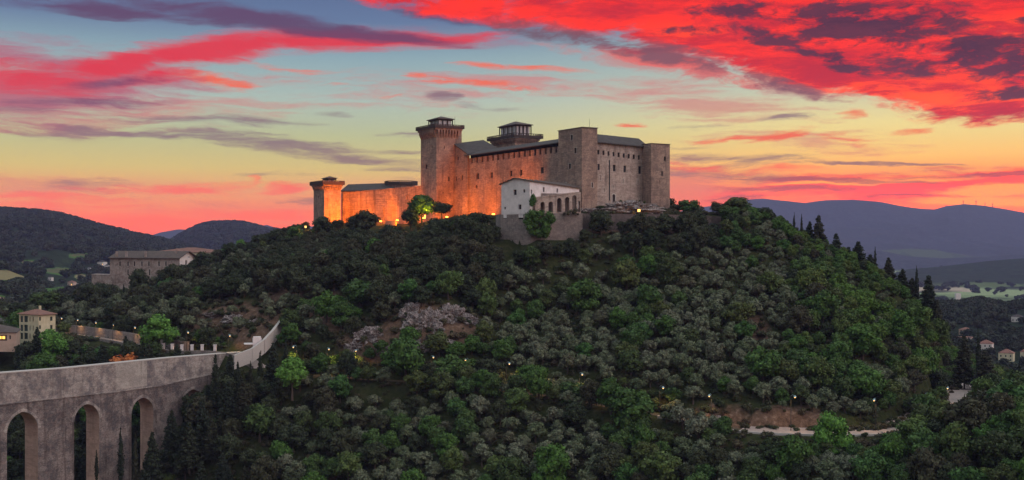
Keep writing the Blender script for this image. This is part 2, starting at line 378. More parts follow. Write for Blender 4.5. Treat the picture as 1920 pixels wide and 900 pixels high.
def leaf(name, stops, rough=.75):
    def f(n, b):
        oi = n.new('ShaderNodeObjectInfo'); o = objc(n)
        a = n.noise(o, 1.1, 4, .7).outputs[0]
        base = n.ramp(oi.outputs['Random'], stops)
        col = n.mix(n.smooth(a, .36, .66), n.mix(1.0, base, (.52, .52, .52, 1), 'MULTIPLY'), n.mix(1.0, base, (1.35, 1.35, 1.25, 1), 'MULTIPLY'))
        n.l.new(col, b.inputs['Base Color'])
    return mat(name, f, rough, .25)
M['olive'] = leaf('olive_leaves', [(0, (.105, .125, .075, 1)), (.35, (.125, .14, .098, 1)), (.6, (.080, .105, .056, 1)), (.85, (.135, .145, .108, 1)), (1, (.080, .080, .052, 1))])
M['green'] = leaf('broad_leaves', [(0, (.035, .070, .018, 1)), (.25, (.055, .125, .022, 1)), (.45, (.040, .065, .020, 1)), (.6, (.045, .115, .028, 1)), (.8, (.075, .095, .028, 1)), (1, (.030, .048, .018, 1))])
M['darkleaf'] = leaf('dark_leaves', [(0, (.022, .034, .016, 1)), (.5, (.035, .045, .022, 1)), (1, (.045, .042, .024, 1))])
M['bright'] = leaf('bright_green_leaves', [(0, (.07, .17, .03, 1)), (1, (.09, .20, .035, 1))])
M['fresh'] = leaf('westlit_green_leaves', [(0, (.050, .115, .020, 1)), (.3, (.075, .145, .022, 1)), (.5, (.045, .075, .020, 1)), (.75, (.085, .120, .028, 1)), (1, (.055, .105, .028, 1))])  # brighter greens carry the western light on the right ridge
M['conifer'] = leaf('conifer_needles', [(0, (.014, .022, .014, 1)), (.6, (.020, .028, .016, 1)), (1, (.028, .028, .016, 1))])
M['autumn'] = leaf('rust_leaves', [(0, (.42, .11, .03, 1)), (1, (.38, .13, .04, 1))])
M['scrub'] = leaf('scrub_leaves', [(0, (.03, .045, .018, 1)), (.4, (.055, .055, .028, 1)), (.7, (.075, .055, .035, 1)), (1, (.035, .05, .02, 1))])
M['far'] = leaf('far_leaves', [(0, (.016, .024, .014, 1)), (.5, (.026, .036, .02, 1)), (1, (.034, .034, .02, 1))])

# ------------------------------------------------------------------ object helpers
def setp(o, label=None, cat=None, group=None, kind=None):
    if label: o['label'] = label
    if cat: o['category'] = cat
    if group: o['group'] = group
    if kind: o['kind'] = kind
    return o
def empty(name, loc, label, cat, group=None, rz=0):
    o = bpy.data.objects.new(name, None); COL.objects.link(o); o.location = loc; o.rotation_euler.z = rz
    o.empty_display_size = 1
    return setp(o, label, cat, group)
class MB:
    """collects faces in world coordinates"""
    def __init__(s): s.v = []; s.f = []; s.m = []
    def face(s, pts, mi=0):
        i = len(s.v); s.v += [tuple(p) for p in pts]; s.f.append(tuple(range(i, i+len(pts)))); s.m.append(mi)
    def box(s, c, ax, ay, az, mi=0):
        """c = corner, three edge vectors"""
        c, ax, ay, az = map(Vector, (c, ax, ay, az))
        p = [c, c+ax, c+ax+ay, c+ay, c+az, c+ax+az, c+ax+ay+az, c+ay+az]
        for q in ((0,3,2,1), (4,5,6,7), (0,1,5,4), (1,2,6,5), (2,3,7,6), (3,0,4,7)): s.face([p[k] for k in q], mi)
    def cbox(s, cx, cy, z0, sx, sy, sz, rz=0, mi=0):
        a = Vector((math.cos(rz), math.sin(rz), 0)); b = Vector((-a.y, a.x, 0))
        s.box(Vector((cx, cy, z0))-a*sx/2-b*sy/2, a*sx, b*sy, (0, 0, sz), mi)
    def tube(s, p0, p1, r0, r1, n=6, mi=0, caps=True):
        p0 = Vector(p0); p1 = Vector(p1); d = (p1-p0).normalized()
        u = d.orthogonal().normalized(); w = d.cross(u)
        A = [p0+(u*math.cos(t)+w*math.sin(t))*r0 for t in [2*math.pi*k/n for k in range(n)]]
        B = [p1+(u*math.cos(t)+w*math.sin(t))*r1 for t in [2*math.pi*k/n for k in range(n)]]
        for k in range(n): s.face([A[k], A[(k+1) % n], B[(k+1) % n], B[k]], mi)
        if caps: s.face(B, mi); s.face(A[::-1], mi)
    def build(s, name, mats, parent=None, smooth=False):
        me = bpy.data.meshes.new(name)
        if not isinstance(mats, (list, tuple)): mats = [mats]
        off = Vector((0, 0, 0))
        if parent is not None:
            off = wloc(parent)
        me.from_pydata([tuple(Vector(v)-off) for v in s.v], [], s.f)
        for m in mats: me.materials.append(m)
        me.polygons.foreach_set('material_index', s.m)
        if smooth: me.polygons.foreach_set('use_smooth', [True]*len(s.f))
        me.update()
        o = bpy.data.objects.new(name, me); COL.objects.link(o)
        if parent is not None: o.parent = parent
        return o
def wloc(o):
    l = Vector((0, 0, 0))
    while o is not None: l += o.location; o = o.parent
    return l
def top_mesh(mb, name, mats, label, cat, group=None, **kw):
    """a one-mesh thing with its origin at its base"""
    xs = np.array(mb.v); c = Vector((xs[:, 0].mean(), xs[:, 1].mean(), xs[:, 2].min()))
    mb.v = [tuple(Vector(v)-c) for v in mb.v]
    o = mb.build(name, mats, None, **kw); o.location = c
    return setp(o, label, cat, group)

def V2(x, y): return Vector((x, y, 0))
def pu(p0, p1, px):
    """distance along wall p0->p1 where the sight line through column px crosses it"""
    d = (p1-p0); L = d.length; d = d/L; k = (px-960)/F
    return (k*p0.y-p0.x)/(d.x-k*d.y)
def zz(p0, p1, u, py):
    d = (p1-p0).normalized(); return (450-py)*(p0.y+d.y*u)/F
def opx(p0, p1, x0, x1, yt, yb, arch=False):
    """opening from photo pixel box on a wall"""
    u0 = pu(p0, p1, x0); u1 = pu(p0, p1, x1); um = (u0+u1)/2
    return (min(u0, u1), max(u0, u1), zz(p0, p1, um, yb), zz(p0, p1, um, yt), arch)
def arch_top(op, u, pointed=.0):
    u0, u1, v0, v1, a = op
    if not a: return v1
    r = (u1-u0)/2; t = abs((u-u0)/(r)-1); t = min(1, t)
    hgt = r*(1+.25*pointed)
    return v1-hgt+hgt*math.sqrt(max(0, 1-t*t))**(1 if not pointed else .95)
def wall(mb, p0, p1, zb, zt, ops=(), depth=.6, through=False, mi=0, step=1e9, mr=None):
    """wall panel; walking p0->p1 its outside is on the right hand. zb/zt number or function of u"""
    d = p1-p0; L = d.length; d = d/L; n = Vector((d.y, -d.x, 0))
    fb = zb if callable(zb) else (lambda u: zb); ft = zt if callable(zt) else (lambda u: zt)
    mr = mi if mr is None else mr
    U = {0.0, L}
    k = 1
    while k*step < L: U.add(k*step); k += 1
    for op in ops:
        u0, u1 = op[0], op[1]
        U.add(u0); U.add(u1)
        if op[4]:
            for k in range(1, 14): U.add(u0+(u1-u0)*(0.5-0.5*math.cos(math.pi*k/14)))
    U = sorted(u for u in U if 0 <= u <= L)
    def pt(u, z, back=0): return p0+d*u-n*back+Vector((0, 0, z))
    for ua, ub in zip(U, U[1:]):
        if ub-ua < 1e-5: continue
        um = (ua+ub)/2
        os_ = sorted([o for o in ops if o[0] < um < o[1]], key=lambda o: o[2])
        la, lb = fb(ua), fb(ub)
        for o in os_+[None]:
            if o is None: ta, tb = ft(ua), ft(ub)
            else: ta = tb = max(o[2], min(la, lb))
            if max(ta-la, tb-lb) > 1e-4:
                mb.face([pt(ua, la), pt(ub, lb), pt(ub, tb), pt(ua, ta)], mi)
                if through: mb.face([pt(ub, lb, depth), pt(ua, la, depth), pt(ua, ta, depth), pt(ub, tb, depth)], mi)
            if o is not None:
                if ta > fb(um)+.01: mb.face([pt(ua, ta), pt(ub, tb), pt(ub, tb, depth), pt(ua, ta, depth)], mi)
                la, lb = arch_top(o, ua), arch_top(o, ub)
                mb.face([pt(ua, la, depth), pt(ub, lb, depth), pt(ub, lb), pt(ua, la)], mr)
        if through: mb.face([pt(ua, ft(ua)), pt(ub, ft(ub)), pt(ub, ft(ub), depth), pt(ua, ft(ua), depth)], mi)
    for o in ops:
        for u, sgn in ((o[0], 1), (o[1], -1)):
            z0, z1 = o[2], arch_top(o, u)
            q = [pt(u, z0), pt(u, z1), pt(u, z1, depth), pt(u, z0, depth)]
            mb.face(q if sgn > 0 else q[::-1], mr)
    if through:
        for u in (0, L): mb.face([pt(u, fb(u)), pt(u, ft(u)), pt(u, ft(u), depth), pt(u, fb(u), depth)], mi)
def panes(parent, p0, p1, ops, depth=.6, m=None, name='window', frame=False, surround=False):
    d = (p1-p0).normalized(); n = Vector((d.y, -d.x, 0))
    out = []
    for op in ops:
        u0, u1, v0, v1 = op[:4]
        mb = MB(); c = p0-n*(depth-.02)
        mb.face([c+d*(u0-.02)+Vector((0, 0, v0-.02)), c+d*(u1+.02)+Vector((0, 0, v0-.02)), c+d*(u1+.02)+Vector((0, 0, v1+.02)), c+d*(u0-.02)+Vector((0, 0, v1+.02))], 0)
        if frame:
            um = (u0+u1)/2; w = .06
            mb.box(c+n*.03+d*(um-w)+Vector((0, 0, v0)), d*2*w, n*.08, (0, 0, v1-v0), 1)
            mb.box(c+n*.03+d*u0+Vector((0, 0, v0+(v1-v0)*.6)), d*(u1-u0), n*.08, (0, 0, .1), 1)
        if surround:
            t = .16; q = p0+n*.003
            for (a, b, s0, s1) in ((u0-t, u0-.003, v0-t, v1+t), (u1+.003, u1+t, v0-t, v1+t), (u0, u1, v0-t, v0-.003), (u0, u1, v1+.003, v1+t)):
                mb.box(q+d*a+Vector((0, 0, s0)), d*(b-a), n*.08, (0, 0, s1-s0), 1)
        out.append(mb.build(name, [m or M['glass'], M['frame']], parent))
    return out
def gable_roof(mb, p0, p1, depth, ze0, ze1, rise, over=.8, th=.35, mi=0, ridge=.5):
    """p0->p1 along the eave (outside on the right), depth back from it"""
    d = (p1-p0).normalized(); n = Vector((d.y, -d.x, 0))
    def sec(p, ze, e):
        b = p+d*e
        s = rise/(depth*ridge)
        return [b+n*over+Vector((0, 0, ze-over*s)), b-n*depth*ridge+Vector((0, 0, ze+rise)), b-n*(depth+over)+Vector((0, 0, ze-over*rise/(depth*(1-ridge))))]
    A = sec(p0, ze0, -over*.7); B = sec(p1, ze1, over*.7); t = Vector((0, 0, th))
    for i in (0, 1):
        mb.face([A[i]+t, B[i]+t, B[i+1]+t, A[i+1]+t], mi)
        mb.face([A[i], A[i+1], B[i+1], B[i]], mi)
    mb.face([A[0], B[0], B[0]+t, A[0]+t], mi); mb.face([B[2], A[2], A[2]+t, B[2]+t], mi)
    for S in (A, B): mb.face([S[0], S[1], S[1]+t, S[0]+t], mi); mb.face([S[1], S[2], S[2]+t, S[1]+t], mi)
def hip_roof(mb, corners, ze, rise, over=.7, th=.2, inset=.42, mi=0):
    c = sum((Vector(q) for q in corners), Vector())/4
    out = []
    for q in corners:
        q = Vector(q); out.append(c+(q-c)*(1+over/max(1, (q-c).length)))
    a, b, e, f = out
    if (b-a).length >= (e-b).length:
        r1 = (a+f)/2+((b+e)/2-(a+f)/2)*inset; r2 = (b+e)/2+((a+f)/2-(b+e)/2)*inset; quads = [(a, b, r2, r1), (b, e, r2), (e, f, r1, r2), (f, a, r1)]
    else:
        r1 = (a+b)/2+((e+f)/2-(a+b)/2)*inset; r2 = (e+f)/2+((a+b)/2-(e+f)/2)*inset; quads = [(a, b, r1), (b, e, r2, r1), (e, f, r2), (f, a, r1, r2)]
    zt = Vector((0, 0, ze+rise)); z0 = Vector((0, 0, ze+th))
    for q in quads: mb.face([p+(zt if (p is r1 or p is r2) else z0) for p in q], mi)
    for i in range(4):
        p, q = out[i], out[(i+1) % 4]
        mb.face([p+Vector((0, 0, ze)), q+Vector((0, 0, ze)), q+z0, p+z0], mi)
    mb.face([p+Vector((0, 0, ze)) for p in out][::-1], mi)

# ------------------------------------------------------------------ terrain of the castle hill
CT = []
def c3(px, py, Z): CT.append(((px-960)*Z/F, Z, (450-py)*Z/F))
def cz(x, y, z): CT.append((x, y, z))
ROAD = [(470, 694, 392), (530, 702, 388), (600, 705, 385), (700, 712, 378), (800, 718, 372), (900, 727, 366), (1000, 739, 359), (1087, 753, 352), (1160, 765, 346), (1240, 779, 340),
        (1330, 795, 333), (1400, 808, 327), (1480, 812, 325), (1560, 814, 324), (1640, 812, 326), (1705, 803, 334), (1755, 782, 349), (1785, 760, 368), (1808, 742, 390), (1822, 730, 415), (1815, 722, 440), (1790, 716, 470)]
for q in ROAD: c3(*q)
for q in [(360, 930, 352), (420, 930, 345), (600, 930, 332), (800, 930, 322), (1000, 930, 314), (1200, 930, 307), (1400, 930, 297), (1600, 930, 287), (1800, 930, 275), (1950, 930, 262),
          (420, 780, 368), (500, 760, 378), (450, 710, 388), (1950, 800, 300), (1900, 760, 345),
          (560, 640, 402), (640, 655, 392), (720, 660, 385), (800, 662, 383), (860, 655, 384), (700, 600, 402), (790, 580, 396), (860, 590, 396), (600, 600, 415), (950, 600, 408), (1100, 600, 402), (1250, 600, 398), (1400, 600, 392), (1520, 620, 385), (1640, 640, 385), (1720, 680, 390),
          (450, 620, 425), (400, 590, 442), (360, 640, 425), (500, 570, 440), (600, 540, 445), (700, 540, 430), (800, 530, 425),
          (950, 500, 440), (1100, 510, 432), (1250, 510, 428), (1400, 510, 430), (1500, 520, 430), (1600, 560, 420), (1680, 600, 415),
          (800, 470, 465), (880, 455, 468), (940, 452, 441), (1000, 455, 438), (1080, 450, 440), (1160, 440, 446), (1250, 440, 446), (1340, 445, 446),
          (700, 470, 520), (700, 432, 572), (640, 430, 600), (580, 432, 615), (800, 430, 520), (850, 425, 505), (560, 450, 590), (500, 465, 575), (450, 480, 580), (400, 510, 560),
          (300, 552, 560), (340, 560, 520), (200, 565, 575), (100, 590, 575), (0, 602, 565), (-100, 610, 560), (250, 590, 520), (400, 555, 490), (500, 520, 500), (600, 490, 510),
          (120, 618, 500), (200, 628, 470), (280, 645, 440), (330, 656, 420), (430, 658, 408), (0, 650, 500), (60, 650, 475), (-100, 660, 500), (100, 672, 460), (200, 690, 440), (300, 700, 410),
          (1300, 405, 478), (1350, 404, 475), (1400, 408, 472), (1450, 430, 468), (1540, 468, 465), (1650, 526, 455), (1720, 580, 440), (1765, 648, 425)]:
    c3(*q)
for x, y, z in [(-160, 345, -98), (-130, 360, -95), (-200, 345, -100), (-160, 395, -80), (-200, 400, -78), (-120, 400, -70), (-240, 300, -110), (-120, 300, -112), (-50, 260, -100), (50, 230, -105), (150, 200, -105), (-200, 200, -125), (0, 150, -125), (250, 180, -110),
                (-420, 350, -100), (-420, 500, -48), (-420, 600, -50), (-420, 750, -90), (-300, 750, -80), (-150, 750, -70), (0, 760, -60), (120, 700, -60), (230, 600, -70), (300, 500, -85), (350, 400, -90), (230, 420, -66), (215, 460, -62), (185, 500, -45), (300, 300, -75), (450, 300, -95), (450, 700, -110),
                (-300, 850, -110), (0, 850, -110), (300, 800, -120), (175, 330, -60), (120, 560, -10), (150, 520, -14)]:
    cz(x, y, z)
# castle platform
O2 = V2(29.9, 470); AV = V2(-.506, .8625).normalized(); BV = V2(.8625, .506).normalized()
def CA(a, b): return O2+AV*a+BV*b
for a, b, z in [(5, -6, 12.5), (40, -6, 12), (80, -6, 11), (118, -14, 10), (20, 20, 14), (60, 30, 13), (100, 30, 12), (130, 10, 11), (-6, 12, 13), (-6, 25, 14.5), (-8, 44, 11), (30, 50, 10), (80, 55, 5), (130, 40, 2), (4, 18, 15), (2, 30, 15)]:
    q = CA(a, b); cz(q.x, q.y, z)
for q in [(650, 0, 632, 9), (720, 0, 610, 9), (608, 0, 620, 8)]:
    cz((q[0]-960)*q[2]/F, q[2], q[3])
cz(-60, 680, 0); cz(-120, 680, -10)
CT = np.array(CT)
def tps_fit(pts, lam=2.0):
    X = pts[:, :2]/100; n = len(X)
    r2 = ((X[:, None]-X[None])**2).sum(-1); K = .5*r2*np.log(r2+1e-9)+np.eye(n)*lam*1e-3
    Pm = np.c_[np.ones(n), X]; A = np.zeros((n+3, n+3)); A[:n, :n] = K; A[:n, n:] = Pm; A[n:, :n] = Pm.T
    return np.linalg.solve(A, np.r_[pts[:, 2], 0, 0, 0]), X
TW, TX = tps_fit(CT)
def tps(x, y):
    x = np.atleast_1d(x)/100; y = np.atleast_1d(y)/100; out = TW[-3]+TW[-2]*x+TW[-1]*y
    for i in range(len(TX)):
        r2 = (x-TX[i, 0])**2+(y-TX[i, 1])**2; out = out+TW[i]*.5*r2*np.log(r2+1e-9)
    return out
GX0, GX1, GY0, GY1, GS = -460, 520, 110, 900, 2.5
gx = np.arange(GX0, GX1+.1, GS); gy = np.arange(GY0, GY1+.1, GS)
XX, YY = np.meshgrid(gx, gy)
ZZ = tps(XX.ravel(), YY.ravel()).reshape(XX.shape)
def seg_dist(X, Y, pts):
    """distance to a 3D polyline in plan and its height there"""
    best = np.full(X.shape, 1e9); hz = np.zeros(X.shape)
    for a, b in zip(pts, pts[1:]):
        dx, dy = b[0]-a[0], b[1]-a[1]; L2 = dx*dx+dy*dy
        t = np.clip(((X-a[0])*dx+(Y-a[1])*dy)/L2, 0, 1)
        d = np.hypot(X-a[0]-t*dx, Y-a[1]-t*dy); z = a[2]+t*(b[2]-a[2])
        m = d < best; best = np.where(m, d, best); hz = np.where(m, z, hz)
    return best, hz
def catmull(pts, n=8):
    out = []; pts = [Vector(p) for p in pts]; q = [pts[0]]+pts+[pts[-1]]
    for i in range(1, len(q)-2):
        for k in range(n):
            t = k/n; a, b, c, d = q[i-1:i+3]
            out.append(.5*((2*b)+(c-a)*t+(2*a-5*b+4*c-d)*t*t+(3*b-a-3*c+d)*t**3))
    return out+[pts[-1]]
road_pts = catmull([P(*q) for q in ROAD], 6)
LROAD = [(60, 622, 530), (130, 627, 500), (200, 637, 468), (270, 650, 440), (330, 660, 421), (400, 661, 410), (450, 668, 404), (490, 690, 394)]
lroad_pts = catmull([P(*q) for q in LROAD], 6)
nz1 = np.array([noise.fractal(Vector((x/38, y/38, 1.7)), 1.0, 2.0, 4) for x, y in zip(XX.ravel(), YY.ravel())]).reshape(XX.shape)
ZZ = ZZ+nz1*1.3
# rough cliff faces
PX = 960+F*XX/YY; PY = 450-F*ZZ/YY
bare = np.zeros(XX.shape)
def region(cx, cy, rx, ry): return np.clip(1.4-np.hypot((PX-cx)/rx, (PY-cy)/ry), 0, 1)
for r in [(810, 615, 95, 50), (700, 640, 80, 28), (450, 600, 110, 42), (620, 600, 60, 30), (1110, 420, 220, 12), (1340, 775, 80, 26), (1480, 780, 90, 20), (1420, 640, 30, 60), (800, 700, 60, 20), (560, 560, 90, 30)]:
    bare = np.maximum(bare, region(*r)*(YY > 310))
nz2 = np.array([noise.fractal(Vector((x/9, y/9, z/7)), .9, 2.1, 4) for x, y, z in zip(XX.ravel(), YY.ravel(), ZZ.ravel())]).reshape(XX.shape)
ZZ = ZZ+nz2*(.35+1.5*bare)
for pts_, wd in ((road_pts, 3.6), (lroad_pts, 3.4)):
    d, h = seg_dist(XX, YY, pts_)
    t = np.clip((d-wd)/7, 0, 1); t = t*t*(3-2*t)
    ZZ = h*(1-t)+ZZ*t-np.where(d < wd, .12, 0)
    if wd == 3.6: ZZ = np.where((d < 11) & (PX > 1350) & (YY > np.interp(PX, [q[0] for q in ROAD[:16]], [q[2] for q in ROAD[:16]])), np.minimum(ZZ, h-.12), ZZ)
# flat castle platform with its edge held by the terrace wall
ca = (XX-O2.x)*AV.x+(YY-O2.y)*AV.y; cb = (XX-O2.x)*BV.x+(YY-O2.y)*BV.y
edge = np.hypot((XX+420)*0, 0)
def gz(x, y):
    i = (x-GX0)/GS; j = (y-GY0)/GS; i0 = int(min(max(i, 0), XX.shape[1]-2)); j0 = int(min(max(j, 0), XX.shape[0]-2)); a = i-i0; b = j-j0
    return float(ZZ[j0, i0]*(1-a)*(1-b)+ZZ[j0, i0+1]*a*(1-b)+ZZ[j0+1, i0]*(1-a)*b+ZZ[j0+1, i0+1]*a*b)
# terrace in front of the castle: ground between wall line and the castle is raised to the terrace
TERR = [(1082, 448), (1140, 451), (1210, 453), (1290, 458), (1352, 466)]      # px, Z of the terrace wall
tw = [V2((p-960)*Z/F, Z) for p, Z in TERR]
tang = np.arctan2(XX, YY)
tz = np.interp(PX, [p for p, _ in TERR], [Z for _, Z in TERR])
inside = (PX > 1084) & (PX < 1350) & (YY > tz+2.6) & (YY < 520)
ZZ = np.where(inside, np.clip(ZZ, 10.6, 15.5), ZZ)
front = (PX > 1070) & (PX < 1360) & (YY <= tz+2.6) & (YY > tz-26)
ZZ = np.where(front, np.minimum(ZZ, 4.0-(tz-YY)*.45), ZZ)
# yard of the white annex, held by its own retaining wall
AX0, AX1 = V2((940-960)*449/F, 449), V2((993-960)*440/F, 440)
atz = np.interp(PX, [940, 993, 1090], [449, 440, 446])
ins2 = (PX > 943) & (PX < 1086) & (YY > atz+3.2) & (YY < 500)
ZZ = np.where(ins2, np.clip(ZZ, 10.2, 12.5), ZZ)
fr2 = (PX > 925) & (PX < 1092) & (YY <= atz+3.2) & (YY > atz-20)
ZZ = np.where(fr2, np.minimum(ZZ, .2-(atz-YY)*.3), ZZ)
def grid_mesh(name, X, Y, Z, m, attrs=None, smooth=True):
    ny, nx = X.shape; me = bpy.data.meshes.new(name)
    v = np.stack([X.ravel(), Y.ravel(), Z.ravel()], 1)
    idx = np.arange(nx*ny).reshape(ny, nx)
    f = np.stack([idx[:-1, :-1].ravel(), idx[:-1, 1:].ravel(), idx[1:, 1:].ravel(), idx[1:, :-1].ravel()], 1)
    me.vertices.add(len(v)); me.vertices.foreach_set('co', v.astype(np.float32).ravel())
    me.loops.add(f.size); me.loops.foreach_set('vertex_index', f.astype(np.int32).ravel())
    me.polygons.add(len(f)); me.polygons.foreach_set('loop_start', np.arange(0, f.size, 4, dtype=np.int32))
    me.update(calc_edges=True)
    me.polygons.foreach_set('use_smooth', [smooth]*len(f))
    me.materials.append(m)
    for k, a in (attrs or {}).items():
        at = me.attributes.new(k, 'FLOAT', 'POINT'); at.data.foreach_set('value', a.astype(np.float32).ravel())
    o = bpy.data.objects.new(name, me); COL.objects.link(o); return o
setp(grid_mesh('castle_hill', XX, YY, ZZ, M['ground'], {'bare': bare}), kind='structure')
# valley floor: one sheet to the horizon
mb = MB(); R = 26000
NV = 24
for i in range(NV):
    for j in range(NV):
        x0 = -R+2*R*i/NV; x1 = -R+2*R*(i+1)/NV; y0 = -R+2*R*j/NV; y1 = -R+2*R*(j+1)/NV
        mb.face([(x0, y0, -150), (x1, y0, -150), (x1, y1, -150), (x0, y1, -150)])
setp(mb.build('valley_ground', M['fields']), kind='structure')

FIELDS = {'wooded_hill': [(112, 548, 44, 9, .5), (155, 519, 15, 5, .9), (60, 492, 22, 4, .9), (150, 478, 20, 3, .7), (20, 540, 60, 6, .75), (110, 508, 30, 6, .65)], 'near_spur': [(15, 516, 50, 10, 1.0), (20, 562, 50, 6, .75)]}
def ridge(name, prof, Zr, w, zb, m, back=None, powr=1.6, namp=6, nscale=300, nx=160, ny=70, spur=0.0, seed=0):
    """a hill range whose crest follows prof [(px, py)] at distance Zr and falls towards the camera over w metres"""
    px = np.linspace(prof[0][0], prof[-1][0], nx); cy = np.interp(px, [p[0] for p in prof], [p[1] for p in prof])
    back = back or w*.8
    T = np.concatenate([np.linspace(0, 1, ny), 1+np.linspace(0, 1, 16)[1:]])
    X = np.zeros((len(T), nx)); Y = X.copy(); Z = X.copy(); LOW = X.copy()
    for i, t in enumerate(T):
        d = Zr-w+w*min(t, 1)+(back*(t-1) if t > 1 else 0)
        for j in range(nx):
            x = (px[j]-960)*d/F; zc = (450-cy[j])*Zr/F
            n_ = noise.fractal(Vector((x/nscale, d/nscale, seed)), 1.0, 2.0, 5)
            n2_ = abs(noise.fractal(Vector((x/(nscale*2.2), d/(nscale*4), seed+9)), 1.0, 2.0, 4))
            if t <= 1:
                k = min(1, max(0, t+spur*(n2_-.25)*math.sin(math.pi*t)))**powr; z = zb+(zc-zb)*k
                amp = namp*(.25+math.sin(math.pi*min(1, t))*1.0)
            else:
                z = zc-(zc-zb)*min(1, (t-1))**1.3; amp = namp*.3
            X[i, j] = x; Y[i, j] = d; Z[i, j] = z+n_*amp; LOW[i, j] = max(0, 1-t*2.2)
    Z[0, :] -= 25; 
    FLD = np.zeros(X.shape); px_ = 960+F*X/Y; py_ = 450-F*Z/Y
    for cx, cy, rx, ry, v in FIELDS.get(name, ()):
        FLD = np.where(((px_-cx)/rx)**2+((py_-cy)/ry)**2 < 1, v, FLD)
    o = grid_mesh(name, X, Y, Z, m, {'low': LOW, 'meadow': FLD}); setp(o, kind='structure')
    return X, Y, Z
hillL = ridge('wooded_hill', [(-500, 330), (-200, 370), (0, 396), (60, 401), (110, 408), (150, 418), (200, 431), (250, 443), (290, 452), (340, 464), (400, 482), (480, 520), (560, 560)], 2900, 1950, -64, M['forest'], powr=1.9, namp=16, nscale=260, nx=320, ny=150, spur=.35, seed=1)
spurL = ridge('near_spur', [(-500, 455), (-200, 475), (0, 500), (50, 520), (100, 555), (150, 585), (220, 620)], 1300, 450, -75, M['forest'], powr=1.2, namp=6, nscale=120, nx=80, ny=40, seed=21)
hillM = ridge('middle_hill', [(280, 480), (330, 452), (370, 429), (400, 422), (430, 421), (460, 423), (490, 432), (530, 438), (600, 450), (700, 470), (800, 490)], 4300, 1400, -70, M['forest'], powr=1.3, namp=18, nscale=300, nx=120, ny=60, spur=.3, seed=2)
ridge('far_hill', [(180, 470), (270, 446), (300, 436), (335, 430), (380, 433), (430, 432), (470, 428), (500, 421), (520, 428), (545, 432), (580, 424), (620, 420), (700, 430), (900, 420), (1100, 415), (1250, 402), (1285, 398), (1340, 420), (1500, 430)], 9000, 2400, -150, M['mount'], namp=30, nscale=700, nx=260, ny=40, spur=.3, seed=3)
MTN = [(1240, 408), (1290, 392), (1340, 384), (1390, 375), (1430, 372), (1470, 376), (1510, 381), (1550, 377), (1600, 377), (1650, 381), (1690, 387), (1730, 392), (1752, 393), (1775, 386), (1810, 382), (1850, 385), (1900, 394), (1960, 405), (2100, 400), (2400, 420), (2800, 430)]
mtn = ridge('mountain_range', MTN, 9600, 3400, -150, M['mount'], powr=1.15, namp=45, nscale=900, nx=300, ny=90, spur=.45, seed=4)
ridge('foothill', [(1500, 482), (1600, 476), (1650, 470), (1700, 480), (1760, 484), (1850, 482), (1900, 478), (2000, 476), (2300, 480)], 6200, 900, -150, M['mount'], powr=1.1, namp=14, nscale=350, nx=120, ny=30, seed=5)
ridge('low_hill', [(1650, 520), (1700, 505), (1760, 500), (1850, 490), (1920, 484), (2000, 480), (2300, 476)], 4200, 700, -150, M['forest'], powr=1.1, namp=8, nscale=250, nx=100, ny=30, seed=6)
woodR = ridge('wooded_rise', [(1500, 600), (1700, 585), (1760, 576), (1800, 574), (1840, 568), (1880, 578), (1920, 574), (1980, 560), (2100, 555), (2400, 560)], 1250, 520, -112, M['forest'], powr=1.0, namp=5, nscale=90, nx=140, ny=50, seed=7)

def grid_at(G, px, Zd):
    X, Y, Z = G
    i = int(np.argmin(np.abs(Y[:, 0]-Zd))); j = int(np.argmin(np.abs(960+F*X[i]/Y[i]-px)))
    return Vector((X[i, j], Y[i, j], Z[i, j]))
def grid_vis(G, px, py):
    """nearest grid point whose sight line matches the pixel"""
    X, Y, Z = G
    n = int(np.argmin(((960+F*X/Y-px))**2+((450-F*Z/Y)-py)**2))
    return Vector((X.ravel()[n], Y.ravel()[n], Z.ravel()[n]))

# ------------------------------------------------------------------ the fortress
UP = Vector((0, 0, 1))
def tower(parent, near, la, lb, z0, z1, m, ops_l=(), ops_r=(), name='tower', flare=0.0, cap=True, surround=True, batter=.0):
    """square tower: near corner, la back along the long side, lb along the right side"""
    L0 = near+AV*la; R0 = near+BV*lb; K = L0+BV*lb
    mb = MB()
    wall(mb, L0, near, z0, z1, ops_l); wall(mb, near, R0, z0, z1, ops_r); wall(mb, R0, K, z0, z1); wall(mb, K, L0, z0, z1)
    mb.face([p+UP*z1 for p in (near, R0, K, L0)])
    if batter:
        for p, q in ((L0, near), (near, R0)):
            d = (q-p).normalized(); n = Vector((d.y, -d.x, 0)); h = 7
            mb.face([p-d*batter+n*batter+UP*z0, q+d*batter+n*batter+UP*z0, q+n*.01+UP*(z0+h), p+n*.01+UP*(z0+h)])
    o = mb.build(name, m, parent)
    panes(o, L0, near, ops_l, surround=surround); panes(o, near, R0, ops_r, surround=surround)
    return o
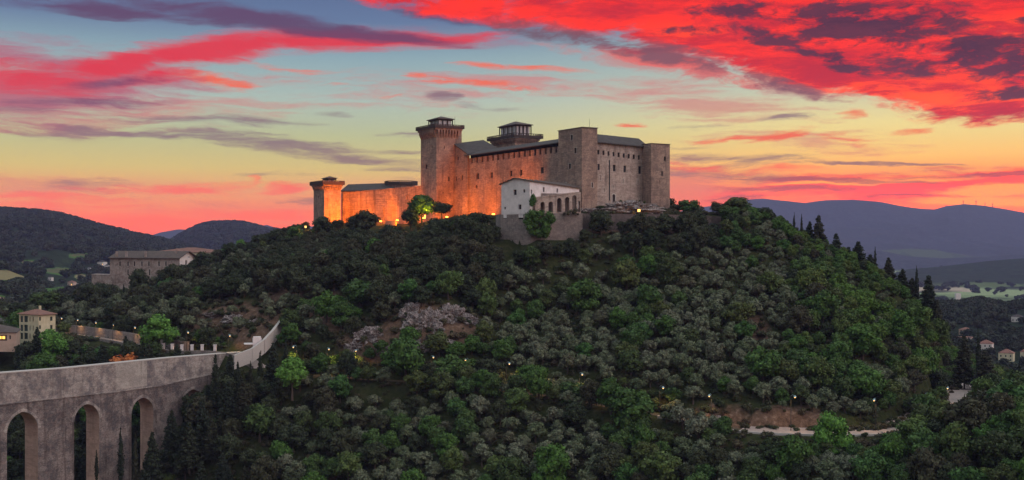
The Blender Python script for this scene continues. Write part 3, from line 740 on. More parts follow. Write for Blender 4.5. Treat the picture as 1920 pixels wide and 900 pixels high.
def corbel_gallery(parent, near, la, lb, z, out, m, n_l, n_r, h=2.6):
    """row of corbels carrying a flared parapet"""
    mb = MB()
    ctr = near+AV*la/2+BV*lb/2
    C = [near+AV*la, near, near+BV*lb, near+AV*la+BV*lb]
    def ex(p, o):
        s = p-ctr; a = s.dot(AV); b = s.dot(BV)
        return ctr+AV*(a+math.copysign(o, a))+BV*(b+math.copysign(o, b))
    for i, cnt in zip(range(4), (n_l, n_r, n_l, n_r)):
        p, q = C[i], C[(i+1) % 4]; d = (q-p).normalized(); n = Vector((d.y, -d.x, 0)); L = (q-p).length
        for k in range(cnt):
            u = L*(k+.5)/cnt; w = L/cnt*.45; b0 = p+d*(u-w/2)
            a1 = [b0+UP*(z-h), b0+UP*z, b0+n*out+UP*z, b0+n*out+UP*(z-h*.35)]
            a2 = [x+d*w for x in a1]
            mb.face(a1[::-1]); mb.face(a2)
            for s in range(4): mb.face([a1[s], a1[(s+1) % 4], a2[(s+1) % 4], a2[s]])
        P_, Q_ = ex(p, out), ex(q, out)
        mb.face([P_+UP*z, Q_+UP*z, Q_+UP*(z+1.0), P_+UP*(z+1.0)])
        mb.face([p+UP*z, q+UP*z, Q_+UP*z, P_+UP*z])
    mb.face([ex(p, out)+UP*(z+1.0) for p in C])
    return mb.build('corbel', m, parent)
def railing(parent, corners, z, h, m, step=1.6, post=.18, rail=.22, name='railing', solid=.0):
    mb = MB(); n = len(corners)
    for i in range(n):
        p, q = corners[i], corners[(i+1) % n]; d = q-p; L = d.length; d = d/L; k = max(1, round(L/step)); nn = Vector((d.y, -d.x, 0))
        for j in range(k+1): mb.box(p+d*(L*j/k-post/2)-nn*post/2+UP*z, d*post, nn*post, UP*h)
        for hh in (h-.05, h*.55, h*.15): mb.box(p-nn*rail/4+UP*(z+hh-rail/2), d*L, nn*rail/2, UP*rail)
        if solid: mb.box(p+UP*z, d*L, nn*.08, UP*h*solid)
    return mb.build(name, m, parent)
def sq(near, la, lb, o=0.0):
    return [near-AV*o-BV*o, near-AV*o+BV*(lb+o), near+AV*(la+o)+BV*(lb+o), near+AV*(la+o)-BV*o]
def kiosk(parent, near, la, lb, z0, h, rise, m_post, m_roof, m_wall=None, over=.9, nl=4, nr=4):
    """glazed lookout with corner posts under a low hipped roof"""
    k = MB(); c = sq(near, la, lb)
    for i in range(4):
        p, q = c[i], c[(i+1) % 4]; d = q-p; L = d.length; d = d/L; nn = Vector((d.y, -d.x, 0)); cnt = nl if i % 2 else nr
        for j in range(cnt+1): k.box(p+d*(L*j/cnt-.22)-nn*.22+UP*z0, d*.44, nn*.44, UP*h)
        k.box(p-nn*.2+UP*(z0+h-.6), d*L, nn*.38, UP*.6)
    body = k.build('lookout', m_post, parent)
    g = MB(); ci = sq(near, la, lb, -.5)
    for i in range(4):
        p, q = ci[i], ci[(i+1) % 4]; g.face([p+UP*z0, q+UP*z0, q+UP*(z0+h-.1), p+UP*(z0+h-.1)], 0)
    g.build('glazing', M['lookout_glass'], body)
    r = MB(); hip_roof(r, c, z0+h+.01, rise, over=over, th=.3, inset=.46); r.build('roof', m_roof, body)
    return body
def lg(n, b):
    b.inputs['Base Color'].default_value = (.30, .28, .33, 1)
M['lookout_glass'] = mat('pale_glazing', lg, .2, .5)

castle = empty('castle', CA(0, 0)+UP*12, 'huge square medieval stone castle with towers crowning the hilltop', 'castle')
def solve_a(px, b):   # a where plane b crosses sight column px
    p0 = CA(0, b); return pu(p0, p0+AV*10, px)
def solve_b(px, a):
    p0 = CA(a, 0); return pu(p0, p0+BV*10, px)
ZE = 43.0
# long facade
aL = solve_a(880, 1.5); aR = solve_a(1046, 1.5)
F0, F1 = CA(aL, 1.5), CA(aR-1, 1.5)
ops = [opx(F0, F1, *q) for q in [(893, 898.5, 325, 336), (919, 924, 323, 333.5), (955.5, 960.5, 320, 330.5), (974.5, 979.5, 318, 329), (1014, 1019.5, 313.5, 325), (891, 895, 347, 353)]]
nslot = 17; LF = (F1-F0).length
for k in range(nslot):
    px = 884.5+(1043-884.5)*k/(nslot-1); yt0 = 289.5+(270.5-289.5)*(px-884)/(1043-884)
    o_ = opx(F0, F1, px-1.7, px+1.7, yt0+.5, yt0+8.5); ops.append((o_[0], o_[1], ZE-4.0, ZE-1.31, False))
mb = MB(); wall(mb, F0, F1, 6, ZE-1.3, ops)
fl = mb.build('wall', M['castle'], castle)
panes(fl, F0, F1, ops[:6])
mb = MB(); pF, qF = F0-(-BV)*.7, F1-(-BV)*.7; wall(mb, pF, qF, ZE-4.4, ZE+.6); mb.build('eave_shade_strip', M['dark'], fl)  # dark strip standing in for the shadow under the eave
for o_ in panes(fl, F0, F1, ops[6:], m=M['dark'], name='battlement_opening'): pass
# right facade
bl = solve_b(1119, 1.5); br = solve_b(1206, 1.5)
G0, G1 = CA(1.5, bl-1), CA(1.5, br+1)
opsR = [opx(G0, G1, *q) for q in [(1120.5, 1124.5, 307, 319), (1149, 1154, 309, 321), (1169, 1174, 310.5, 323), (1197, 1202.5, 311.5, 326)]]
opsS = [opx(G0, G1, *q) for q in [(1123.5, 1127, 328, 338), (1166, 1169, 335, 343), (1194, 1197.5, 336, 345), (1130.5, 1134, 352, 360), (1148, 1150.5, 347, 352)]]
door = opx(G0, G1, 1148, 1153.5, 364, 380.5, True)
sl = []
for k in range(9):
    px = 1122+(1198-1122)*k/8; yt0 = 281+(291-281)*(px-1122)/76
    o_ = opx(G0, G1, px-1.8, px+1.8, yt0, yt0+8.5); sl.append((o_[0], o_[1], o_[2], o_[3], False))
slit = [opx(G0, G1, 1109.5+14, 1111+14, 342, 351)]
mb = MB(); wall(mb, G0, G1, 6, lambda u: ZE-.4-1.2*u/28, opsR+opsS+[door]+sl)
fr = mb.build('wall', M['castle_pale'], castle)
panes(fr, G0, G1, opsR); panes(fr, G0, G1, opsS, depth=.25, m=M['castle_pale'], name='blocked_window', surround=True)
panes(fr, G0, G1, [door], m=M['wood'], name='door', surround=False)
d_ = (G1-G0).normalized(); nn_ = Vector((d_.y, -d_.x, 0)); mb = MB()
um = (door[0]+door[1])/2
for a_, b_ in ((door[0]-.45, door[0]), (door[1], door[1]+.45)): mb.box(G0+d_*a_+UP*door[2]+nn_*.003, d_*(b_-a_), nn_*.1, UP*(door[3]-door[2]-.9))
for k in range(9):
    t = math.pi*k/9; t2 = math.pi*(k+1)/9; r0 = (door[1]-door[0])/2; r1 = r0+.45; zc = door[3]-r0
    q = [G0+d_*(um+math.cos(a)*r)+UP*(zc+math.sin(a)*r)+nn_*.09 for a, r in ((t, r0), (t, r1), (t2, r1), (t2, r0))]
    mb.face(q)
mb.build('door_surround', M['frame'], fr)
panes(fr, G0, G1, sl, m=M['dark'], name='battlement_opening')
mb = MB(); u_ = pu(G0, G1, 1142.5); mb.tube(G0+d_*u_+nn_*.15+UP*zz(G0, G1, u_, 376), G0+d_*u_+nn_*.15+UP*zz(G0, G1, u_, 300), .22, .22, 6); mb.build('downpipe', M['metal'], fr)
# wall piece beside the tall tower, with its slanting top
aW = solve_a(853, .5); W0, W1 = CA(aW, .5), CA(aL+.01, .5)
topW = lambda u: zz(W0, W1, u, 270)+(zz(W0, W1, (W1-W0).length, 286)-zz(W0, W1, 0, 270))*(u/(W1-W0).length)
opsW = [opx(W0, W1, *q) for q in [(856.5, 860, 294, 300.5), (864.5, 868, 328.5, 338.5), (840.5+13, 843.5+13, 331, 339)]]
mb = MB(); wall(mb, W0, W1, 5, topW, opsW, step=4); wall(mb, CA(aL, .5), CA(aL, 1.6), 5, ZE)
ow = mb.build('wall', M['castle'], castle); panes(ow, W0, W1, opsW)
# back walls close the block
mb = MB(); wall(mb, CA(1.5, 34), CA(118, 34), 4, 42); wall(mb, CA(118, 34), CA(aW, .5), 4, 42); mb.build('wall', M['castle'], castle)
# roofs
mb = MB(); gable_roof(mb, CA(aL+2, 1.5), CA(aR-1, 1.5), 15, ZE+.35, ZE+.35, 2.5, over=1.5, th=.4); mb.build('roof', M['roof_grey'], castle)
mb = MB(); gable_roof(mb, CA(1.5, bl-1), CA(1.5, br+1.5), 13, ZE-.1, ZE-1.2, 3.6, over=1.3, th=.4); mb.build('roof', M['roof_grey'], castle)
zl = topW(0); zr = topW((W1-W0).length)
mb = MB()
p, q = CA(aW+1, .0), CA(aL-1, .0); p2, q2 = CA(aW+1, 18), CA(aL-1, 18)
T = [p+UP*(zl+.3), q+UP*(zr+.3), q2+UP*(zr+4.0), p2+UP*(zl+3.0)]
mb.face(T); mb.face([t-UP*.4 for t in T][::-1])
for i in range(4): mb.face([T[i]-UP*.4, T[(i+1) % 4]-UP*.4, T[(i+1) % 4], T[i]])
mb.build('roof', M['roof_grey'], castle)
mb = MB(); gable_roof(mb, CA(112, 20), CA(20, 20), 14, ZE-.5, ZE-.5, 3.5, over=1, th=.4); mb.build('roof', M['roof_grey'], castle)
# tower at the near corner
nb = CA(0, 0); laB = solve_a(1047, 0); lbB = solve_b(1120, 0)
L0 = nb+AV*laB
oL = [opx(L0, nb, *q) for q in [(1070, 1074, 253, 262.5), (1077, 1081, 277, 287.5), (1066.5, 1070.5, 306.5, 316.5), (1060, 1062.5, 342.5, 346)]]
oR = [opx(nb, nb+BV*lbB, 1109.3, 1111.8, 342, 351.5)]
tB = tower(castle, nb, laB, lbB, 6, 48.2, M['castle'], oL, oR)
mb = MB(); hip_roof(mb, sq(nb, laB, lbB), 48.21, .7, over=.5, th=.25, inset=.45); mb.build('roof', M['roof'], tB)
mb = MB(); mb.tube(CA(3, 6)+UP*48.5, CA(3, 6)+UP*52.5, .08, .05, 5); mb.build('mast', M['metal'], tB)
# same stone on every side of that tower
# tower at the right end
bC = solve_b(1221, -5); nc = CA(-5, bC); lbC = solve_b(1256, -5)-bC
oCR = [opx(nc, nc+BV*lbC, *q) for q in [(1245, 1248.5, 293.5, 301.5), (1240, 1243, 321, 330), (1236.5, 1238, 338, 344)]]
oCL = []
tC = tower(castle, nc, 12, lbC, 0, 42.4, M['castle'], oCL, oCR, surround=False)
mb = MB(); hip_roof(mb, sq(nc, 12, lbC), 42.41, .5, over=.3, th=.2, inset=.45); mb.build('roof', M['roof'], tC)
# tall tower with corbelled gallery and lookout
pA = 10.5
dA = CA(aW, .5)
near_b = None
for k in range(60):
    b = .5-k*.25; c = CA(aW, b)
    if 960+F*c.x/c.y <= 819: near_b = b; break
na = CA(aW, near_b); laA = pu(na, na+AV*10, 789); lbA = .5-near_b
L0 = na+AV*laA; R0 = na+BV*lbA
oL = [opx(L0, na, *q) for q in [(797.5, 801, 309, 317), (809.5, 811, 273, 278)]]
oR = [opx(na, R0, *q) for q in [(832.5, 834, 274, 279), (840.5, 843.5, 331, 339.5), (830, 832, 360, 363)]]
tA = tower(castle, na, laA, lbA+4, 4, 57.0, M['castle'], oL, oR, surround=False)
corbel_gallery(tA, na, laA, lbA+2.5, 57.02, 1.3, M['castle'], 11, 8, 4.2)
railing(tA, sq(na, laA, lbA+2.5, 1.9), 57.9, 1.9, M['wood'], 1.5, .35, .35, solid=.75)
kiosk(tA, na+AV*3.2+BV*2.6, laA-7.5, lbA-2.4, 58.05, 5.0, 2.0, M['wood'], M['roof'], over=1.5, nl=3, nr=3)
mb = MB(); q = na+BV*(lbA+1.0)+AV*2; mb.tube(q+UP*58, q+UP*64.5, .1, .06, 5); mb.build('mast', M['metal'], tA)
# broad tower inside
nd_ = CA(100, 25); nd_ = Vector(((966-960)*569/F, 569, 0)); laD = pu(nd_, nd_+AV*10, 923); lbD = pu(nd_, nd_+BV*10, 1008)
tD = tower(castle, nd_, laD, lbD, 35, 52.0, M['castle'])
corbel_gallery(tD, nd_, laD, lbD, 52.02, .9, M['castle'], 16, 12, 1.8)
railing(tD, sq(nd_, laD, lbD, 2.0), 53.0, 2.3, M['wood'], 1.5, .35, .35, solid=.6)
kiosk(tD, nd_+AV*3.2+BV*2.4, laD-7, lbD-4.5, 53.05, 7.2, 2.6, M['wood'], M['roof'], over=1.5, nl=4, nr=4)

# outer ward wall to the left with its own corner tower
WARD = [(642, 638, 28.0, 6), (654, 636, 27.9, 6), (720, 612, 28.4, 6), (790, 583, 28.9, 6)]
wp = [V2((p-960)*Z/F, Z) for p, Z, t, b in WARD]
ward = empty('outer_ward_wall', wp[1]+UP*8, 'long curving stone wall glowing orange under floodlights left of castle', 'castle wall')
for i in range(3):
    mb = MB(); a, b = wp[i], wp[i+1]; L = (b-a).length
    ops = [opx(a, b, *q) for q in ([(762, 764.5, 366, 374), (746.5, 748, 369, 374), (701, 702.5, 372, 376)] if i == 2 else [])]
    ops = [o for o in ops if 0 < o[0] and o[1] < L]
    t0, t1 = WARD[i][2], WARD[i+1][2]
    wall(mb, a, b, 0, lambda u: t0+(t1-t0)*u/L, ops, depth=1.6, through=False)
    d = (b-a)/L; n = Vector((d.y, -d.x, 0))
    mb.face([a+UP*t0, b+UP*t1, b-n*1.6+UP*t1, a-n*1.6+UP*t0])
    mb.face([b-n*1.6, a-n*1.6, a-n*1.6+UP*t0, b-n*1.6+UP*t1])
    s = mb.build('wall', M['castle'], ward); panes(s, a, b, ops, m=M['dark'], name='slit', depth=1.2)
    cp = MB(); cp.box(a+n*.12+UP*(t0-.6), d*L+UP*(t1-t0), -n*.12, UP*.6); 
    for px in ([714, 657] if i == 2 else []): pass
    cp.build('coping', M['castle'], ward)
for px, w_ in ((719, 1.2), (655, 1.6), (766, .9)):
    i = 2 if px > 720 else (1 if px > 655 else 0); a, b = wp[i], wp[i+1]; u = pu(a, b, px); d = (b-a).normalized(); n = Vector((d.y, -d.x, 0))
    mb = MB(); mb.box(a+d*u+UP*4+n*.01, d*w_*.5, n*.5, UP*(15 if px != 655 else 19)); mb.build('buttress', M['castle'], ward)
ne = V2((608-960)*622/F, 622); laE = pu(ne, ne+AV*10, 588); lbE = pu(ne, ne+BV*10, 639)
tE = tower(ward, ne, laE, lbE, 0, 30.6, M['castle'], [opx(ne+AV*laE, ne, 596, 597.5, 367, 371)], [], surround=False)
corbel_gallery(tE, ne, laE, lbE, 30.6, .9, M['castle'], 8, 10, 2.4)
railing(tE, sq(ne, laE, lbE, 1.6), 31.4, 2.2, M['wood'], 1.4, .35, .35, solid=.8)
kiosk(tE, ne+AV*4+BV*3.5, laE-10 if laE > 14 else laE*.4, 5.0, 32, 3.2, 1.5, M['wood'], M['roof'], over=1.2, nl=2, nr=2)
# low hall roof and round lookout behind the ward wall
hall = MB(); A_ = P(640, 0, 655); A_.z = 0; B_ = P(735, 0, 640); B_.z = 0
gable_roof(hall, A_, B_, 16, 29.2, 29.4, 4.0, over=.6, th=.4); wall(hall, A_, B_, 5, 29.2)
wall(hall, B_, B_+Vector((3, 15, 0)), 5, 29.2)
ho = top_mesh(hall, 'hall', [M['roof_grey']], 'low grey roofed hall behind the orange lit ward wall', 'building')
rt = empty('round_turret', P(752, 0, 650).xy.to_3d()+UP*8, 'low flat turret with dark railing behind the ward wall', 'turret')
ct = P(752, 0, 650).xy.to_3d(); mb = MB(); r_ = 8.3
ring = [ct+Vector((math.cos(2*math.pi*k/16)*r_, math.sin(2*math.pi*k/16)*r_, 0)) for k in range(16)]
for k in range(16): mb.face([ring[k]+UP*8, ring[(k+1) % 16]+UP*8, ring[(k+1) % 16]+UP*32.3, ring[k]+UP*32.3])
mb.face([p+UP*32.3 for p in ring]); mb.build('drum', M['castle'], rt)
ring2 = [ct+(p-ct)*1.16 for p in ring]
railing(rt, ring2[::2], 32.3, 2.4, M['wood'], 1.5, .35, .35, solid=.75)

# ------------------------------------------------------------------ white annex, arcade, retaining walls
an = empty('annex_house', AX1+UP*10, 'white gabled house with long sloping roof below the castle', 'house')
A0, A1 = AX0, AX1
zE = zz(A0, A1, (A1-A0).length, 339); zE0 = zz(A0, A1, 0, 343.5); Lg = (A1-A0).length; ug = pu(A0, A1, 965); zA = zz(A0, A1, ug, 335)
A2 = V2((1086-960)*468/F, 468)
gt = lambda u: zE0+(zA-zE0)*u/ug if u < ug else zA+(zE-zA)*(u-ug)/(Lg-ug)
og = [opx(A0, A1, *q) for q in [(963, 968.5, 355.5, 365.5), (981, 984.5, 355, 361), (972, 977.5, 383.5, 392.5), (945.5, 948.5, 388, 392.5)]]
mb = MB(); 
# break at apex
wall(mb, A0, A1, 9, gt, og, step=ug)
Ls = (A2-A1).length; zE2 = zz(A1, A2, Ls, 353)
os_ = [opx(A1, A2, *q) for q in [(1018, 1021, 351, 360), (1043.5, 1046.5, 353.5, 361), (995.5, 998, 355.5, 364)]]
wall(mb, A1, A2, 9, lambda u: zE+(zE2-zE)*u/Ls, os_)
dS = (A2-A1).normalized()
A3 = A2+(A0-A1); wall(mb, A2, A3, 9, zE2); wall(mb, A3, A0, 9, zE0)
w_ = mb.build('wall', M['white'], an); panes(w_, A0, A1, og, surround=False); panes(w_, A1, A2, os_)
rf = MB()
dG = (A1-A0).normalized(); apF = A0+dG*ug-dS*.7; apB = A2+(A0-A1)*(1-ug/Lg)+dS*.5
eF = A1+dG*.9-dS*.7; eB = A2+dG*.9; fF = A0-dG*.9-dS*.7; fB = A3-dG*.9
sl_ = (zA-zE)/(Lg-ug)
for (e0, e1, z0_, z1_) in ((eF, eB, zE-.9*sl_*.8, zE2-.9*sl_*.8), (fF, fB, zE0-.6, zE0-.9)):
    T = [e0+UP*z0_, e1+UP*z1_, apB+UP*(zA-.6), apF+UP*zA]; t = UP*.3
    rf.face([x+t for x in T]); rf.face(T[::-1])
    for i in range(4): rf.face([T[i], T[(i+1) % 4], T[(i+1) % 4]+t, T[i]+t])
rf.build('roof', M['roof'], an)
# small lean-to beside tower
l0, l1 = P(1076, 0, 462).xy.to_3d(), P(1090, 0, 464).xy.to_3d()
# arcade in front of the long side
ar = empty('arcade', P(1046, 0, 441).xy.to_3d()+UP*10.2, 'row of rising stone arches carrying a terrace beside the white house', 'arcade')
R0, R1 = V2((1004-960)*440.5/F, 440.5), V2((1089-960)*447/F, 447); LR = (R1-R0).length
at_ = lambda u: zz(R0, R1, u, 369.5-9.5*min(1, u/(LR*.88)))
oa = [opx(R0, R1, x0, x1, yt, 398, True) for x0, x1, yt in [(1013.5, 1021.5, 378.5), (1028.5, 1037, 378), (1044.5, 1053, 371), (1059.5, 1067.5, 369.5), (1073, 1081, 366), (1084, 1088, 377)]]
mb = MB(); wall(mb, R0, R1, 9.5, at_, oa, depth=2.0, through=True, step=3); s = mb.build('arch_wall', M['castle_pale'], ar)
mb = MB(); db = (R1-R0)/LR; nb_ = Vector((db.y, -db.x, 0))
wall(mb, R0-nb_*4.5, R1-nb_*4.5, 9.5, 19); mb.build('back_wall', M['rubble'], ar)
mb = MB(); T = [R0+UP*at_(0), R1+UP*at_(LR), R1-nb_*6+UP*at_(LR), R0-nb_*6+UP*at_(0)]; mb.face([t+UP*.05 for t in T]); mb.box(R0+nb_*.2+UP*(at_(0)-.5), db*LR*.88+UP*(at_(LR)-at_(0)), -nb_*.198, UP*.5); mb.build('terrace_slab', M['castle_pale'], ar)
# retaining walls
rw = MB(); q0, q1, q2 = AX0-(AX1-AX0).normalized()*.6, AX1+Vector((.4, -.5, 0)), V2((1092-960)*446/F, 445)
d01 = (q1-q0).normalized(); n01 = Vector((d01.y, -d01.x, 0))
rop = [opx(q0, q1, 944, 950, 402, 410), opx(q0, q1, 972, 981, 401, 411)]
wall(rw, q0, q1, -6, 10.4, rop, depth=.8); wall(rw, q1, q2, -6, 10.8)
rw.face([q0+UP*10.4, q1+UP*10.4, q2+UP*10.8, q2+Vector((0, 7, 10.8)), q1+Vector((0, 7, 10.4)), q0+Vector((0, 7, 10.4))])
wall(rw, q0+Vector((-2, 12, 0)), q0, -6, 10.4)
rwo = top_mesh(rw, 'retaining_wall', [M['rubble']], 'tall pale rubble wall holding up the white house', 'retaining wall')
tr = MB()
for i in range(len(tw)-1):
    a, b = tw[i], tw[i+1]; z0t = zz(a, b, 0, [400, 401, 401, 403, 406][i]); z1t = zz(a, b, (b-a).length, [400, 401, 401, 403, 406][i+1]); L = (b-a).length
    wall(tr, a, b, -6, lambda u: z0t+(z1t-z0t)*u/L, depth=6.5, through=True)
tro = top_mesh(tr, 'terrace_wall', [M['rubble_shaded']], 'long low shaded stone terrace wall under the castle', 'terrace wall')

# ------------------------------------------------------------------ aqueduct bridge
BR0, BR1 = P(-90, 0, 1).xy.to_3d(), None
bp = lambda px, Z: V2((px-960)*Z/F, Z)
b42, b360 = bp(42, 339), bp(360, 390)
dB = (b360-b42).normalized(); nB = Vector((dB.y, -dB.x, 0))
def on_bridge(px): u = pu(b42, b360, px); return b42+dB*u
S0 = on_bridge(-160); S1 = on_bridge(478); LB = (S1-S0).length
def bz(py_at):      # z function from photo profile
    xs = [p for p, _ in py_at]; us = [pu(S0, S1, p) for p in xs]; zs = [zz(S0, S1, u, y) for u, (_, y) in zip(us, py_at)]
    return lambda u: float(np.interp(u, us, zs))
topB = bz([(-160, 716), (0, 701), (120, 692), (220, 682), (320, 672), (420, 664), (478, 660)])
ledge = bz([(-160, 776), (0, 757), (120, 744), (220, 733), (300, 722), (400, 700), (478, 684)])
aq = empty('aqueduct', on_bridge(160)+UP*(-90), 'old stone aqueduct bridge with tall pointed arches across the ravine', 'aqueduct')
arch_px = [(-75, -8, 786), (13, 71, 772), (139, 186, 757.5), (246.5, 287.5, 745.5), (342.5, 380, 730)]
ao = [(lambda o: (o[0], o[1], -135, o[3], True))(opx(S0, S1, x0, x1, yt, 899, True)) for x0, x1, yt in arch_px]
def arch_top(op, u, pointed=.0):      # pointed profile for the tall bridge arches, round elsewhere
    u0, u1, v0, v1, a = op
    if not a: return v1
    r = (u1-u0)/2; t = min(1, abs((u-u0)/r-1))
    if v0 < -100:
        R = r*1.18; # two arcs centred beyond the middle
        h = math.sqrt(R*R-(R-r)**2); hh = math.sqrt(max(0, R*R-(R-r+t*r)**2)); return v1-h+hh
    return v1-r+r*math.sqrt(max(0, 1-t*t))
mb = MB(); wall(mb, S0, S1, -135, ledge, ao, depth=7.4, through=True, step=8, mr=1); aw = mb.build('arch_wall', [M['bridge'], M['lit_reveal']], aq)
for op in ao:      # pale voussoirs a little proud of the face
    v = MB(); us = [op[0]+(op[1]-op[0])*(.5-.5*math.cos(math.pi*k/22)) for k in range(23)]
    uc = (op[0]+op[1])/2
    for a, b in zip(us, us[1:]):
        def ou(u):
            z = arch_top(op, u); dx = (u-uc)/(op[1]-uc); return (u+dx*1.0, z+.8*(1-abs(dx))+.25)
        pa, pb = (a, arch_top(op, a)), (b, arch_top(op, b)); qa, qb = ou(a), ou(b)
        f = [S0+dB*x+nB*.12+UP*z for x, z in (pa, pb, qb, qa)]; v.face(f)
        v.face([S0+dB*x+nB*y+UP*z for x, z, y in ((*pa, .12), (*pa, -.1), (*pb, -.1), (*pb, .12))])
        v.face([S0+dB*x+nB*y+UP*z for x, z, y in ((*qb, .12), (*qb, -.1), (*qa, -.1), (*qa, .12))])
    v.build('arch_ring', M['bridge_top'], aq)
SU = S0-nB*.5
mb = MB(); wall(mb, SU, S1-nB*.5, lambda u: ledge(u)-.2, topB, depth=2.6, through=True, step=6); uw = mb.build('channel_wall', M['bridge_top'], aq)
mb = MB()
us = np.linspace(0, LB, 60)
for a, b in zip(us, us[1:]):
    za, zb_ = ledge(a), ledge(b)
    A = [S0+dB*a+nB*.35+UP*(za-.35), S0+dB*a+nB*.35+UP*za, S0+dB*a-nB*7.4+UP*(za+.02)]
    B = [S0+dB*b+nB*.35+UP*(zb_-.35), S0+dB*b+nB*.35+UP*zb_, S0+dB*b-nB*7.4+UP*(zb_+.02)]
    mb.face([A[0], B[0], B[1], A[1]]); mb.face([A[1], B[1], B[2], A[2]]); mb.face([A[0]-nB*.35, B[0]-nB*.35, B[0], A[0]])
mb.build('string_course', M['bridge_top'], aq)
mb = MB()
for a, b in zip(us, us[1:]):
    za, zb_ = topB(a)+.01, topB(b)+.01; o1 = -.35; o2 = -3.3
    A = [S0+dB*a+nB*o1+UP*za, S0+dB*a+nB*o2+UP*za]; B = [S0+dB*b+nB*o1+UP*zb_, S0+dB*b+nB*o2+UP*zb_]
    mb.face([A[0], B[0], B[0]+UP*.3, A[0]+UP*.3]); mb.face([A[0]+UP*.3, B[0]+UP*.3, B[1]+UP*.3, A[1]+UP*.3]); mb.face([B[1], A[1], A[1]+UP*.3, B[1]+UP*.3])
mb.build('coping', M['conc'], aq)
ua, ub = pu(S0, S1, 219.5), pu(S0, S1, 277)
mb = MB(); k = 8
for i in range(k):
    a = ua+(ub-ua)*i/k; b = ua+(ub-ua)*(i+1)/k
    mb.face([SU+dB*a+nB*.06+UP*(ledge(a)+.3), SU+dB*b+nB*.06+UP*(ledge(b)+.3), SU+dB*b+nB*.06+UP*(topB(b)-.05), SU+dB*a+nB*.06+UP*(topB(a)-.05)])
setp(mb.build('repaired_panel', M['patch'], aq), 'clean pale repaired stretch of channel wall')
# white-topped wall climbing from the bridge end
cl = MB(); cps = [P(438, 666, 387.5), P(472, 653, 392), P(494, 637, 396), P(512, 618, 402), P(527, 599, 410)]
for a, b in zip(cps, cps[1:]):
    d = b-a; s = Vector((d.y, -d.x, 0)).normalized()*1.0
    for k in range(5):
        p = a+d*k/5; q = a+d*(k+1)/5
        cl.face([p-s*.5, q-s*.5, q+s*.5, p+s*.5][::-1]); cl.face([p+s*.5, q+s*.5, q+s*.5-UP*5, p+s*.5-UP*5]); cl.face([q-s*.5, p-s*.5, p-s*.5-UP*5, q-s*.5-UP*5])
cl.face([cps[-1]-s*.5, cps[-1]+s*.5, cps[-1]+s*.5-UP*5, cps[-1]-s*.5-UP*5][::-1])
top_mesh(cl, 'stepped_wall', [M['conc']], 'narrow pale wall climbing the slope at the right end of aqueduct', 'wall')
ht = MB(); h = P(482, 642, 398); ht.cbox(h.x, h.y, h.z-3, 3, 3, 4.6, .3); ht.cbox(h.x-1.6, h.y, h.z-.6, 6.0, 4, .35, .3); ht.cbox(h.x, h.y, h.z+1.6, 2.6, 2.6, .5, .3)
top_mesh(ht, 'gate_hut', [M['white']], 'tiny white hut beside the climbing wall at bridge end', 'hut')

# ------------------------------------------------------------------ roads
def ribbon(pts, w, dz, name, m, off=0.0):
    mb = MB(); n = len(pts); prev = None
    for i, p in enumerate(pts):
        d = (pts[min(n-1, i+1)]-pts[max(0, i-1)]); s = Vector((d.y, -d.x, 0)).normalized()
        c = p+s*off+UP*dz; cur = (c-s*w/2, c+s*w/2)
        if prev: mb.face([prev[0], prev[1], cur[1], cur[0]])
        prev = cur
    o = mb.build(name, m); setp(o, kind='structure'); return o
ribbon(road_pts[:66], 4.0, .04, 'path', M['track']); ribbon(road_pts[65:], 13.5, .05, 'road', M['road'], -3.6)
ribbon(lroad_pts, 6.0, .04, 'road', M['road'])
def kerb(pts, side, w, h, zlow, name, m, label, cat, i0=0, i1=None):
    mb = MB(); prev = None; pts = pts[i0:i1]; n = len(pts)
    for i, p in enumerate(pts):
        d = (pts[min(n-1, i+1)]-pts[max(0, i-1)]); s = Vector((d.y, -d.x, 0)).normalized()
        a = p+s*side; b = p+s*(side+math.copysign(w, side))
        cur = (a+UP*zlow, a+UP*h, b+UP*h, b+UP*zlow)
        if prev:
            for k in range(3): mb.face([prev[k], cur[k], cur[k+1], prev[k+1]])
        prev = cur
    return top_mesh(mb, name, [m], label, cat)
kerb(road_pts, 3.3, .5, .55, -2.5, 'parapet', M['conc'], 'low pale stone parapet along outer edge of the curved road', 'parapet', 54, 94)
# handrail where the road turns away
pr = MB(); hp = [P(*q) for q in [(1809, 719, 420), (1820, 727, 412), (1834, 742, 400)]]
for a, b in zip(hp, hp[1:]):
    for k in range(5):
        p = a+(b-a)*k/4; g = gz(p.x, p.y)
        pr.tube((p.x, p.y, p.z-3.0), (p.x, p.y, p.z+.2), .1, .1, 5)
    pr.tube(a, b, .1, .1, 5); pr.tube(a-UP*.6, b-UP*.6, .08, .08, 5)
top_mesh(pr, 'handrail', [M['metal']], 'wooden rail fence where the road bends out of sight', 'fence')
